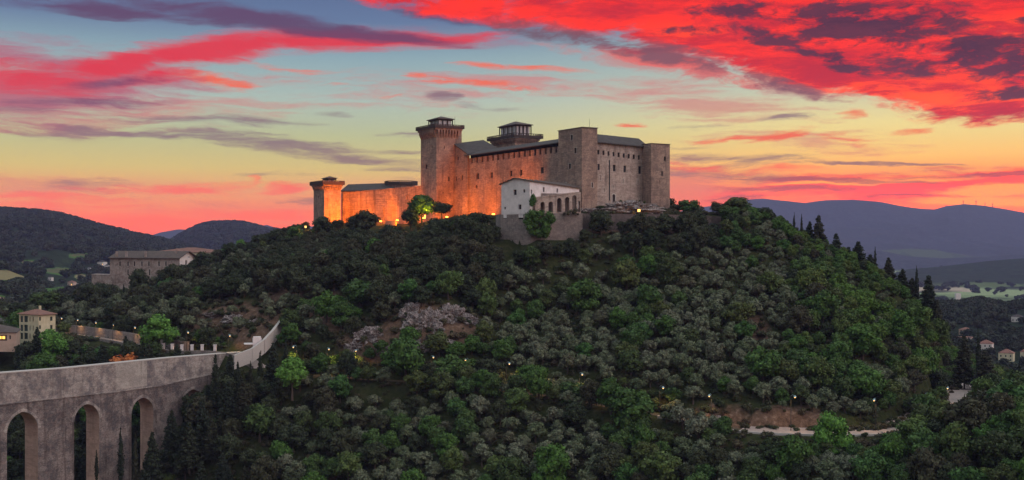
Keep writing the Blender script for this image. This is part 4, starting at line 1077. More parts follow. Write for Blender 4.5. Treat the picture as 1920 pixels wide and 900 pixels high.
# left road retaining wall with balustrade
lw = MB()
def edge_px(px, side):
    best = min(lroad_pts, key=lambda p: abs(960+F*p.x/p.y-px)); return best
prev = None; n = len(lroad_pts)
for i, p in enumerate(lroad_pts):
    d = (lroad_pts[min(n-1, i+1)]-lroad_pts[max(0, i-1)]); s = Vector((d.y, -d.x, 0)).normalized()
    a = p+s*3.2; b = p+s*3.7; cur = (a+UP*.1, a+UP*1.0, b+UP*1.0, b-UP*4.5)
    if prev:
        for k in range(3): lw.face([prev[k], cur[k], cur[k+1], prev[k+1]])
    prev = cur
top_mesh(lw, 'road_wall', [M['rubble']], 'stone retaining wall below the lamp-lit road on the left', 'retaining wall')
fw = MB(); prev = None
for i, p in enumerate(lroad_pts[:26]):
    d = (lroad_pts[min(n-1, i+1)]-lroad_pts[max(0, i-1)]); s = Vector((d.y, -d.x, 0)).normalized()
    a = p-s*3.3; cur = (a, a+UP*3.8, a-s*.6+UP*3.8)
    if prev:
        for k in range(2): fw.face([prev[k], cur[k], cur[k+1], prev[k+1]])
    prev = cur
top_mesh(fw, 'bank_wall', [M['rubble']], 'mauve stone wall on the uphill side of the left road', 'wall')
for j, px in enumerate([268, 288, 306, 323, 341, 360, 379, 403]):
    p = edge_px(px, 1); i = lroad_pts.index(p); d = (lroad_pts[min(n-1, i+1)]-lroad_pts[max(0, i-1)]); s = Vector((d.y, -d.x, 0)).normalized()
    q = bp(px, p.y-3.4); z = p.z+1.0
    bm_ = MB(); bm_.cbox(q.x, q.y, z, .9, .9, 2.0); bm_.cbox(q.x, q.y, z+2.0, 1.15, 1.15, .25)
    top_mesh(bm_, 'pillar', [M['white']], 'white square pillar on the parapet of the left road', 'pillar', 'white pillars along the left road parapet')

# ------------------------------------------------------------------ houses
def house(name, label, cat, pts, z0, ze, rise, mw, mr, win=(), over=.6, group=None, flat=False, chim=False, litn=0, roof='hip', m_win='glass', surround=False):
    """pts: 4 plan corners walked so that outside is on the right; win: list of (side, px x0, x1, ytop, ybot)"""
    c = sum(pts, Vector())/4
    e = empty(name, Vector((c.x, c.y, z0)), label, cat, group)
    mb = MB(); byside = {i: [] for i in range(4)}
    for w in win: byside[w[0]].append(opx(pts[w[0]], pts[(w[0]+1) % 4], *w[1:5]))
    for i in range(4):
        L = (pts[(i+1) % 4]-pts[i]).length; byside[i] = [o for o in byside[i] if o[0] > .05 and o[1] < L-.05 and o[3] < ze]
        wall(mb, pts[i], pts[(i+1) % 4], z0, ze, byside[i], depth=.3)
    w = mb.build('wall', mw, e)
    k = 0
    for i in range(4):
        panes(w, pts[i], pts[(i+1) % 4], byside[i], depth=.3, m=M[m_win], surround=surround)
    r = MB()
    if flat:
        r.face([p+UP*(ze+.02) for p in pts]); hip_roof(r, pts, ze+.03, .3, over=.2)
    else: hip_roof(r, pts, ze+.01, rise, over=over, inset=.45)
    ro = r.build('roof', mr, e)
    if chim:
        ch = MB(); ch.cbox(c.x+1.2, c.y, ze+rise*.5, .8, .8, rise*.8+.8); ch.build('chimney', mw, ro)
    return e
def quad(pl, pn, pr, Zl, Zn, Zr):
    """left, near and right corner columns with distances -> four corners, outside on the right"""
    a, b, c = bp(pl, Zl), bp(pn, Zn), bp(pr, Zr); return [a, b, c, c+(a-b)]
# four storey house on the left
q = quad(36, 72.5, 104, 482, 474, 481); zt = (450-591)*474/F; z0 = (450-648)*474/F
wl = []
for yt, yb in ((592.5, 604), (609, 621), (624, 636)):
    wl += [(0, 38, 43, yt, yb), (0, 45, 52, yt, yb), (0, 55, 57, yt+1.5, yb-1), (0, 61, 63, yt+1.5, yb-1)]
for yt, yb in ((594, 601.5), (610, 617), (625, 632)):
    wl += [(1, 73.5, 76.8, yt, yb), (1, 94, 98.5, yt-.5, yb)]
house('villa', 'tall cream four storey house with hipped red roof and shutters at far left', 'house', q, z0-2, zt, 2.2, M['cream'], M['roof_red'], wl, over=1.1, chim=True, m_win='shutter')
q = quad(-60, 30, 37, 455, 452, 470); z0 = (450-645)*455/F
ph = house('low_house', 'low pinkish house with two lit windows at left edge', 'house', q, z0-3, (450-624)*452/F, 3.0, M['pinkish'], M['roof'], [(0, 17, 20.5, 629, 636)], over=.8)
mb = MB(); a, b = q[0], q[1]
d = (b-a).normalized(); nn = Vector((d.y, -d.x, 0))
for x0, x1 in ((-2, 3), (4.5, 9.5)):
    u0, u1 = pu(a, b, x0), pu(a, b, x1); zt = zz(a, b, u0, 630.2); zb = zz(a, b, u0, 635.5)
    mb.box(a+d*u0+nn*.02+UP*zb, d*(u1-u0), nn*.04, UP*(zt-zb))
mb.build('window', M['litwin'], ph)
mb = MB(); u0, u1 = pu(a, b, -5), pu(a, b, 13); zt = zz(a, b, u0, 627.8); zb = zz(a, b, u0, 638.5); mb.box(a+d*u0+nn*.004+UP*zb, d*(u1-u0), nn*.012, UP*(zt-zb)); mb.build('porch', M['wood'], ph)
q = quad(-40, 12, 27, 530, 520, 532); house('back_house', 'pale grey house partly hidden behind the low pink house', 'house', q, -55, (450-606)*520/F, 2.0, M['white_grey'], M['roof_grey'], [], over=.5)
# convent
q = quad(206, 337, 365.5, 604, 590, 606); ze = (450-484)*590/F
wl = []
for px in (225, 240, 252, 266, 279, 298, 311): 
    wl += [(0, px-1.6, px+1.6, 490, 499)]
for px in (240, 253.5, 268, 280.5, 298, 311): wl += [(0, px-1.5, px+1.5, 505, 516)]
cv = empty('convent', q[1]+UP*(-28), 'long weathered two storey convent with streaked walls on the left shoulder', 'convent')
byl = [opx(q[0], q[1], *w[1:]) for w in wl]
mb = MB(); wall(mb, q[0], q[1], -34, ze, byl, depth=.5); w0 = mb.build('wall', M['convent'], cv)
panes(w0, q[0], q[1], byl[:7], depth=.5, surround=True); panes(w0, q[0], q[1], byl[7:], depth=.5, surround=True)
Lq = (q[2]-q[1]).length; opg = [opx(q[1], q[2], 347.5, 351, 488, 496), opx(q[1], q[2], 353.5, 356, 481, 483)]
gq = lambda u: ze+3.4*(1-abs(2*u/Lq-1))
mb = MB(); wall(mb, q[1], q[2], -30, gq, opg, step=Lq/2, depth=.5); w1 = mb.build('gable_wall', M['white'], cv); panes(w1, q[1], q[2], opg, depth=.5)
mb = MB(); wall(mb, q[2], q[3], -30, ze); wall(mb, q[3], q[0], -30, gq, step=Lq/2); mb.build('wall', M['convent'], cv)
mb = MB(); gable_roof(mb, q[0], q[1], Lq, ze+.02, ze+.02, 3.4, over=.8, th=.35); rr = mb.build('roof', M['roof'], cv)
for px in (219, 237, 273, 330):
    c = bp(px, 597); ch = MB(); ch.cbox(c.x, c.y, ze+.5, 1.0, 1.0, 3.2); ch.build('chimney', M['convent'], rr)
q = quad(172, 215, 222, 612, 602, 615); house('garden_wall_block', 'low rough stone block adjoining the left end of the convent', 'outbuilding', q, -34, (450-516)*604/F, .3, M['convent'], M['convent'], flat=True)
q = quad(281, 425, 437, 655, 640, 655); bh = house('refectory', 'long ochre building with brown tiled roof behind the convent', 'building', q, -22, (450-474)*640/F, 3.0, M['cream'], M['roof_red'], [], over=1.2)
q = quad(318, 337, 345, 640, 634, 645); house('cross_wing', 'short brown roofed wing rising over the convent roof', 'building', q, -20, (450-472.5)*634/F, 2.0, M['convent'], M['roof_red'])
# village houses in the left valley
def vhouse(px, py, wpx, hpx, G, label, mw='village', mr='roof_red', lit=False, group=None, scale=1.0, dz=0.0):
    p = grid_vis(G, px, py); k = p.y/F; w = wpx*k; h = hpx*k; dp = w*.7
    a = Vector((p.x-w/2, p.y, 0)); b = Vector((p.x+w*.22, p.y-dp*.35, 0)); c = Vector((p.x+w/2, p.y+dp*.2, 0)); pts = [a, b, c, c+(a-b)]
    win = []
    nx = max(2, int(w/4)); e = house('village_house', label, 'house', pts, p.z-6, p.z+h*.68, h*.32, M[mw], M[mr], [], over=.5, group=group)
    wn = MB(); d = (b-a).normalized(); nn = Vector((d.y, -d.x, 0)); L = (b-a).length
    for r in range(max(1, int(h*.68/3.2))):
        for i in range(nx):
            u = L*(i+.5)/nx; m_ = 1 if (lit and i == nx-1 and r == 0) else 0; z = p.z+1.0+r*3.2
            one = MB(); one.box(a+d*(u-.55)+nn*.01+UP*z, d*1.1, nn*.05, UP*1.5)
            one.build('window', M['litwin'] if m_ else M['shutter'], e)
    return e
for args in [
    (90, 480, 20, 7, 'pale farmhouse on the dark hillside, highest at left', 'village', 'roof_red', True), (103, 478, 14, 9, 'long pinkish house above the farm on the left hillside', 'pinkish', 'roof_red', False),
    (103, 489, 18, 6, 'red roofed house just below the hillside farm', 'pinkish', 'roof_red', False), (132, 493, 11, 6, 'small white house standing alone on the hillside', 'village', 'roof_grey', True),
    (193, 497, 18, 9, 'large white house with a lit window left of the convent', 'village', 'roof_grey', True), (201, 503, 10, 8, 'white annex with lit window touching the convent outline', 'village', 'roof_grey', True),
    (168, 506, 8, 5, 'little bluish white house below the lit white house', 'white_grey', 'roof_grey', False), (95, 527, 10, 9, 'white cube house among dark trees in the valley', 'village', 'roof_grey', False),
    (85, 534, 18, 3.5, 'long low shed at the edge of the green field', 'white_grey', 'roof_grey', False), (134, 536, 16, 10, 'pink house with red roof beside the green field', 'pinkish', 'roof_red', True),
    (148, 536, 9, 7, 'pale house right of the pink one by the field', 'village', 'roof_grey', False), (116, 539, 9, 3.5, 'small flat shed below the pink house', 'village', 'roof_grey', False), (73, 546, 7, 5, 'white hut behind the round green tree', 'village', 'roof_grey', False)]:
    vhouse(args[0], args[1], args[2], args[3], hillL, args[4], args[5], args[6], args[7], 'houses scattered in the left valley')
for args in [
    (1811, 625, 26, 13, 'pink house highest of the town houses right of the hill', 'pinkish', 'roof_red', False), (1812, 637, 30, 6, 'low tiled roofs behind the cypress tip', 'pinkish', 'roof_red', False),
    (1850, 660, 31, 22, 'blue-white block with pink tiled roof right of the cypress', 'village', 'roof_red', False), (1889, 677, 33, 24, 'stepped cream house with pink roof near right edge', 'cream', 'roof_red', False),
    (1903, 696, 18, 14, 'small cream house lowest at the right edge', 'cream', 'roof_red', False), (1908, 602, 24, 14, 'white villa high among dark trees at right edge', 'village', 'roof_grey', False),
    (1918, 672, 16, 18, 'ochre house cut by the right edge', 'cream', 'roof_red', False), (1790, 637, 12, 6, 'small grey house just over the green slope', 'white_grey', 'roof_red', False)]:
    vhouse(args[0], args[1], args[2], args[3], woodR, args[4], args[5], args[6], args[7], 'town houses beyond the hill')
def far_house(px, py, Z, w, h, label):
    c = bp(px, Z); z = (450-py)*Z/F; mb = MB(); mb.cbox(c.x, c.y, z-8, w, w*.6, h+8); top_mesh(mb, 'farmhouse', [M['village']], label, 'house', 'farmhouses on the far plain')
for i, (px, py, Z, l) in enumerate([(1796, 525, 3900, 'tiny white farmhouse alone in the mauve fields'), (1796, 557, 2600, 'white farmhouse behind a dark round tree'), (1890, 501, 4050, 'pale farm on the low ridge, nearest right edge'), (1823, 503, 4150, 'pale farm on the low ridge, left one of the pair')]):
    far_house(px, py, Z, 22 if Z > 3000 else 12, 9, l)
for i, (px, h, l) in enumerate([(1774, 14, 'thin radio mast leftmost on the mountain crest'), (1806, 34, 'radio mast left of centre on the crest'), (1830, 40, 'tallest radio mast on the mountain crest'), (1847, 22, 'short radio mast right of the tallest one'), (1861, 28, 'radio mast rightmost on the mountain crest')]):
    c = bp(px, 9600); z = (450-np.interp(px, [p for p, _ in MTN], [y for _, y in MTN]))*9600/F
    mb = MB(); mb.tube((c.x, c.y, z-30), (c.x, c.y, z+h), 4.0, 2.2, 6); mb.tube((c.x, c.y, z+h*.6), (c.x, c.y, z+h*.7), 7, 7, 6)
    top_mesh(mb, 'radio_mast', [M['metal']], l, 'mast', 'radio masts on the mountain crest')

# ------------------------------------------------------------------ vegetation meshes
def ico(sub):
    bm = bmesh.new(); bmesh.ops.create_icosphere(bm, subdivisions=sub, radius=1)
    v = np.array([list(q.co) for q in bm.verts]); f = [[l.index for l in p.verts] for p in bm.faces]; bm.free(); return v, f
ICO1 = ico(1)
def leaf_arrays(clumps, leaf, per, R, core=True, squash=1.0, upbias=.25):
    V = []; Fc = []; nv = 0
    for (c, r) in clumps:
        c = np.array(c); r = np.array(r) if np.ndim(r) else np.array([r, r, r])
        if core:
            v, f = ICO1; q = v*(r*.74)*(1+R.uniform(-.22, .22, (len(v), 1)))+c
            V.append(q); Fc += [[i+nv for i in t] for t in f]; nv += len(q)
        n = max(8, int(per*(r[0]*r[1]+r[0]*r[2])/2))
        d = R.normal(size=(n, 3)); d[:, 2] += upbias; d /= np.linalg.norm(d, axis=1)[:, None]
        pos = c+d*r*R.uniform(.70, 1.12, (n, 1))
        nr = d*.8+R.normal(size=(n, 3))*.55; nr /= np.linalg.norm(nr, axis=1)[:, None]
        t = np.cross(nr, R.normal(size=(n, 3))); t /= np.linalg.norm(t, axis=1)[:, None]; b = np.cross(nr, t)
        s = leaf*R.uniform(.6, 1.35, (n, 1))
        q = np.stack([pos-t*s*.5-b*s*.32, pos+t*s*.5-b*s*.32, pos+t*s*.42+b*s*.36, pos-t*s*.42+b*s*.36], 1).reshape(-1, 3)
        V.append(q); Fc += [[nv+4*i, nv+4*i+1, nv+4*i+2, nv+4*i+3] for i in range(n)]; nv += 4*n
    return np.concatenate(V), Fc
def trunk_mb(h, r, limbs, R):
    mb = MB(); top = Vector((R.uniform(-.3, .3), R.uniform(-.3, .3), h)); mid = Vector((R.uniform(-.2, .2), R.uniform(-.2, .2), h*.5))
    mb.tube((0, 0, -1.2), mid, r*1.2, r*.85, 7, 0, False); mb.tube(mid, top, r*.85, r*.5, 7, 0, False)
    for l in limbs:
        mb.tube(mid.lerp(top, .7), Vector(l), r*.42, r*.15, 5, 0, False)
    return mb
def tree_mesh(name, clumps, leaf, per, th, tr, mleaf, seed, limbs=4, core=True, upbias=.25):
    R = np.random.default_rng(seed)
    mb = trunk_mb(th, tr, [tuple(clumps[i % len(clumps)][0]) for i in range(limbs)], R)
    V, Fc = leaf_arrays(clumps, leaf, per, R, core, upbias=upbias); n0 = len(mb.v)
    me = bpy.data.meshes.new(name); me.from_pydata(mb.v+[tuple(v) for v in V], [], mb.f+[tuple(i+n0 for i in f) for f in Fc])
    me.materials.append(M['bark']); me.materials.append(mleaf)
    me.polygons.foreach_set('material_index', [0]*len(mb.f)+[1]*len(Fc)); me.update(); return me
def crown_clumps(R, w, h, z0, n, r, flat=1.0, top=1.0):
    out = []
    for k in range(n):
        a = 2.4*k+R.uniform(-.5, .5); t = (k+.5)/n; rr = math.sqrt(R.uniform(.05, 1))*w*.5
        zf = R.uniform(0, 1); prof = math.sqrt(max(.05, 1-(2*zf-.9)**2*.8))
        rr *= prof; s = r*R.uniform(.7, 1.25)
        out.append(((math.cos(a)*rr, math.sin(a)*rr, z0+h*zf), (s*1.1, s*1.1, s*.85*flat)))
    return out
def mk_olive(seed):
    R = np.random.default_rng(seed); c = crown_clumps(R, 3.9, 2.6, 2.0, 15, 1.05)
    return tree_mesh('olive_tree', c, .42, 62, 1.8, .26, M['olive'], seed, 4)
def mk_broad(seed, ml=None, w=6.2, h=4.4):
    R = np.random.default_rng(seed); c = crown_clumps(R, w*R.uniform(.8, 1.1), h*R.uniform(.85, 1.25), 2.2, 26, 1.35)
    return tree_mesh('broadleaf_tree', c, .46, 48, 3.0, .28, ml or M['green'], seed, 5)
def mk_shrub(seed, ml=None):
    R = np.random.default_rng(seed); c = crown_clumps(R, 2.6, 1.2, .5, 8, .8)
    return tree_mesh('shrub', c, .34, 60, .8, .09, ml or M['scrub'], seed, 2)
def mk_cypress(seed):
    R = np.random.default_rng(seed); c = []
    for k in range(26):
        t = k/25; rad = .95*(math.sin(math.pi*min(1, .12+t*.9))**.7)*(1-t*.35)
        c.append(((R.uniform(-.12, .12), R.uniform(-.12, .12), .9+t*10.6), (rad*R.uniform(.85, 1.15), rad*R.uniform(.85, 1.15), .7)))
    return tree_mesh('cypress_tree', c, .34, 70, 1.5, .18, M['conifer'], seed, 0)
def mk_conifer(seed, h=12, w=6.5, ml=None):
    R = np.random.default_rng(seed); c = []; lv = 19
    for k in range(lv):
        t = k/(lv-1); L = w*.5*(1-t)**.8+.35; nb = max(3, int(6*(1-t)+3)); z = 1.5+t*(h-2.0)+R.uniform(-.2, .2)
        for j in range(nb):
            a = 2*math.pi*j/nb+R.uniform(-.5, .5)+k*1.3; l = L*R.uniform(.55, 1.2)
            for s in (.45, .85):
                c.append(((math.cos(a)*l*s, math.sin(a)*l*s, z-s*l*.12+R.uniform(-.1, .1)), (.36*L**.5+.30, .36*L**.5+.30, .46)))
    c.append(((0, 0, h-.3), (.25, .25, .7)))
    return tree_mesh('conifer_tree', c, .38, 34, h-1, .24, ml or M['conifer'], seed, 0, upbias=0)
OL = [mk_olive(s) for s in range(6)]
BL = [mk_broad(20+s) for s in range(6)]
SH = [mk_shrub(40+s) for s in range(4)]
CY = [mk_cypress(60+s) for s in range(3)]
CO = [mk_conifer(70+s, 12+s, 6.2+.4*s) for s in range(3)]

# ------------------------------------------------------------------ which tree grows where
def visible(x, y, z):
    t = np.linspace(.30, .985, 70); X = x*t; Y = y*t; Zr = z*t
    for a, b, c in zip(X, Y, Zr):
        if GX0 < a < GX1 and GY0 < b < GY1 and gz(a, b) > c: return False
    return True
def dist_poly(x, y, pts):
    best = 1e9
    for a, b in zip(pts, pts[1:]):
        dx, dy = b.x-a.x, b.y-a.y; L2 = dx*dx+dy*dy; t = min(1, max(0, ((x-a.x)*dx+(y-a.y)*dy)/L2)); best = min(best, math.hypot(x-a.x-t*dx, y-a.y-t*dy))
    return best
def in_ell(px, py, cx, cy, rx, ry): return ((px-cx)/rx)**2+((py-cy)/ry)**2 < 1
RNG = random.Random(11)
def choose(px, py, x, y):
    r = RNG.random()
    # rock faces: a few scrubs only
    if in_ell(px, py, 815, 615, 88, 46) or in_ell(px, py, 700, 642, 75, 24): return 'shrub' if r < .55 else ('dark' if r < .62 else None)
    if in_ell(px, py, 450, 600, 105, 38): return 'shrub' if r < .5 else ('olive' if r < .6 else None)
    if in_ell(px, py, 640, 600, 60, 40): return 'shrub' if r < .5 else ('green' if r < .75 else None)
    if in_ell(px, py, 735, 443, 110, 22): return 'shrub' if r < .10 else None
    if in_ell(px, py, 1340, 775, 60, 20) or in_ell(px, py, 1440, 785, 90, 16): return 'shrub' if r < .75 else None
    if in_ell(px, py, 1425, 640, 18, 70): return 'shrub' if r < .4 else None
    if 640 < px < 945 and py < 432: return None
    if 640 < px < 945 and py < 448: return 'shrub' if r < .4 else None
    if px < 350 and py < 620: return 'olive' if r < .75 else 'dark'
    if px < 480 and py < 560: return 'olive' if r < .6 else 'dark'
    if px < 470 and py > 690: return 'dark' if r < .6 else ('conifer' if r < .85 else 'green')
    if px < 420 and py > 620: return 'green' if r < .45 else ('dark' if r < .7 else ('olive' if r < .9 else None))
    if px < 700 and py < 600: return 'dark' if r < .66 else ('olive' if r < .90 else 'green')
    if px < 950 and py < 560: return 'dark' if r < .82 else ('green' if r < .9 else 'olive')  # extra dark trees paint in the deeper shade of the upper slope
    if 950 <= px < 1340 and py < 500-(px-950)*.03: return 'dark' if r < .88 else 'olive'
    if px < 640 and py > 740 and r < .45*(1-(px-470)/200): return 'dark'  # more dark trees, painting in the shade at lower left
    if py < 700 and px > 1500-(700-py)*.15: return 'fresh' if r < .62 else ('green' if r < .84 else ('dark' if r < .92 else 'olive'))
    if px > 1700: return 'fresh' if r < .35 else ('green' if r < .75 else 'dark')
    if px >= 940 and py < 745: 
        c = noise.noise(Vector((x/26, y/26, 4.2)))
        return 'olive' if r < .88-max(0, c)*1.6 else 'green'
    if py < 745: return 'green' if r < .62 else ('olive' if r < .80 else 'dark')
    c = noise.noise(Vector((x/22, y/22, 9.1)))
    return 'olive' if r < .50-c*.9 else ('green' if r < .93 else 'dark')
LAMPS = [(556, 649), (613, 653), (673, 656), (808, 668), (878, 673), (950, 680), (1021, 689), (1086, 700), (1156, 713), (1237, 725), (1334, 740), (1483, 742), (1642, 748), (1735, 738), (1779, 726),
         (114, 596), (144, 599), (178, 604), (211, 608), (251, 613), (350, 622), (428, 628)]
TREES = []      # x, y, z, kind, scale, rot, px, py, Z
cell = {}
def free(x, y, rad):
    i, j = int(x//6), int(y//6)
    for a in (-1, 0, 1):
        for b in (-1, 0, 1):
            for (u, v, s) in cell.get((i+a, j+b), ()):
                if math.hypot(x-u, y-v) < (rad+s)*.5: return False
    return True
def castle_free(x, y):
    p = Vector((x, y, 0))-O2; a, b = p.dot(AV), p.dot(BV)
    if -12 < a < 142 and -16 < b < 60: return False
    px = 960+F*x/y
    if 640 < px < 800 and y > 560 and y < 690: return False
    if 575 < px < 650 and y > 600: return False
    if 930 < px < 1095 and y > 434: return False
    if 1080 < px < 1360 and y > np.interp(px, [p for p, _ in TERR], [Z for _, Z in TERR])-2.5 and y < 520: return False
    if 165 < px < 445 and y > 583: return False
    if 25 < px < 112 and 462 < y < 500: return False
    if px < 32 and 440 < y < 475: return False
    # keep the bridge itself clear
    q = p+O2-S0; u = q.dot(dB); v = q.dot(nB)
    if -5 < u < LB-2 and -10 < v < 3.2: return False
    return True
SPOTS = []      # hand-placed trees keep their surroundings clear
def place_pts(n, xr, yr, pad, dens=1.0):
    for _ in range(n):
        y = RNG.uniform(*yr); x = RNG.uniform(xr[0], xr[1])*y/F
        z = gz(x, y); px = 960+F*x/y; py = 450-F*z/y
        if px < -220 or px > 2200 or py > 940 or py < 385: continue
        if not castle_free(x, y): continue
        dr = dist_poly(x, y, road_pts)
        if dr < (5.2 if px > 1340 else 3.0) or dist_poly(x, y, lroad_pts) < 5.0: continue
        if 1380 < px < 1700 and dr < 11.5 and y > float(np.interp(px, [q[0] for q in ROAD[:14]], [q[2] for q in ROAD[:14]])): continue
        # the slope just under the open bend of the road stays low so the road shows
        if 1375 < px < 1715 and py > 812 and dr < 17 and not (1525 < px < 1590 and dr > 6): 
            if dr < 9: continue
            k = 'shrub' if RNG.random() < .6 else None
        else: k = choose(px, py, x, y)
        if k is None: continue
        rad = {'olive': 4.2, 'green': 4.9, 'fresh': 4.9, 'dark': 4.8, 'shrub': 3.0, 'conifer': 5.0}[k]*pad
        sc_ = RNG.uniform(.78, 1.22)*{'olive': 1.06, 'green': RNG.choice((.9, 1.2, 1.45)), 'fresh': RNG.choice((.9, 1.2, 1.4)), 'dark': RNG.choice((.85, 1.1, 1.3)), 'shrub': 1.0, 'conifer': .85}[k]
        if y > 530 and px < 620: sc_ *= 1.1
        if px < 1340 and k in ('green', 'olive', 'dark') and 2.9 < dr < 10 and py > float(np.interp(px, [q[0] for q in ROAD[:16]], [q[1] for q in ROAD[:16]])): sc_ *= 1.22
        if px < 645 and py < 480: sc_ = min(sc_, .66)
        if 440 < px < 600 and py < 520: sc_ = min(sc_, .85)
        if px > 1335 and py < 530: sc_ = min(sc_, .80)
        if px > 1480 and py < 500+(px-1480)*.55: sc_ = min(sc_, .62)
        if px > 1770 and py < 745: sc_ = min(sc_, .75)
        if in_ell(px, py, 1806, 750, 38, 30): continue
        if 430 < px < 530 and 640 < py < 716: continue
        if in_ell(px, py, 1800, 790, 50, 26): sc_ = min(sc_, .6)
        hw = 3.4*sc_*F/y; tp = py-7.2*sc_*F/y
        if k != 'shrub' and any(abs(px-a) < hw and tp < b+5 < py for a, b in LAMPS): 
            if not any(abs(px-a) < hw*.5 and py-3.6*F/y*sc_ < b+5 < py for a, b in LAMPS) and k != 'conifer': sc_ *= .5; 
            else: continue
        tp = py-7.2*sc_*F/y
        if 425-hw < px < 530+hw and 625 < py < 775 and tp < 688 and k != 'shrub': sc_ *= .5
        if 425 < px < 530 and 625 < py < 775 and py-7.2*sc_*F/y < 680: continue
        if 1385 < px < 1712 and py > 814 and tp < 824 and k != 'shrub':
            if py-4.0*sc_*F/y > 822: sc_ *= .55
            else: continue
        if 955 < px < 1085 and py < 520 and tp < 448 and k != 'shrub': sc_ *= .55
        lr = float(np.interp(px, [q[0] for q in LROAD], [q[1] for q in LROAD]))
        if 112 < px < 440 and py > lr+3 and tp < lr+4 and y < 520:
            if 262 < px < 300: pass
            elif py-4.0*sc_*F/y > lr+4: sc_ *= .55
            else: continue
        if not free(x, y, rad*sc_): continue
        if any((x-a)**2+(y-b)**2 < c*c for a, b, c in SPOTS): continue
        if not visible(x, y, z+6*sc_): continue
        cell.setdefault((int(x//6), int(y//6)), []).append((x, y, rad*sc_)); TREES.append((x, y, z, k, sc_, RNG.uniform(0, 6.28), px, py, y))

# ------------------------------------------------------------------ hand-placed trees (px, py of the foot, distance or None = on the hill surface)
def hill_at(px, py, y0=250, y1=700):
    """first point of the hill surface seen through a pixel"""
    Y = y0
    while Y < y1:
        x = (px-960)*Y/F; z = (450-py)*Y/F
        if gz(x, Y) >= z: return Vector((x, Y, gz(x, Y)))
        Y += 1.0
    return None
def named_tree(kind, px, pybase, pytop, label, Z=None, wfac=1.0, me=None, group=None, seed=0, clear=None):
    if Z is None:
        p = hill_at(px, pybase)
        if p is None: p = P(px, pybase, 470)
    else:
        p = P(px, pybase, Z)
    h = (pybase-pytop)*p.y/F
    src = me or {'olive': OL, 'green': BL, 'shrub': SH, 'cypress': CY, 'conifer': CO}[kind][seed % 3]
    zmax = max(v.co.z for v in src.vertices)
    s = h/zmax
    e = empty({'olive': 'olive_tree', 'green': 'broadleaf_tree', 'shrub': 'shrub', 'cypress': 'cypress_tree', 'conifer': 'conifer_tree'}[kind], p, label, 'tree' if kind != 'shrub' else 'bush', group, rz=seed*1.3)
    # split the shared mesh into trunk and crown once
    key = src.name
    if key not in SPLIT:
        out = []
        for mi, nm in ((0, 'trunk'), (1, 'crown')):
            vs = {}; V = []; Fa = []
            for pl in src.polygons:
                if pl.material_index != mi: continue
                f = []
                for vi in pl.vertices:
                    if vi not in vs: vs[vi] = len(V); V.append(tuple(src.vertices[vi].co))
                    f.append(vs[vi])
                Fa.append(tuple(f))
            m2 = bpy.data.meshes.new(nm); m2.from_pydata(V, [], Fa); m2.materials.append(src.materials[mi]); out.append(m2)
        SPLIT[key] = out
    for nm, m2 in zip(('trunk', 'crown'), SPLIT[key]):
        o = bpy.data.objects.new(nm, m2); COL.objects.link(o); o.parent = e; o.scale = (s*wfac, s*wfac, s)
    SPOTS.append((p.x, p.y, clear if clear is not None else max(2.2, h*.22)))
    return e
SPLIT = {}
BRT = [mk_broad(90+s, M['bright'], 6.5, 5) for s in range(2)]
DKB = [mk_broad(95+s, M['darkleaf'], 6.0, 4.6) for s in range(3)]
FR = [mk_broad(110+s, M['fresh']) for s in range(4)]
AUT = mk_shrub(99, M['autumn'])
def round_tree(seed, ml):
    R = np.random.default_rng(seed); c = crown_clumps(R, 4.6, 2.6, 3.2, 20, 1.15); return tree_mesh('round_tree', c, .36, 60, 3.6, .2, ml, seed, 6)
RT = [round_tree(5, M['darkleaf']), round_tree(6, M['green'])]
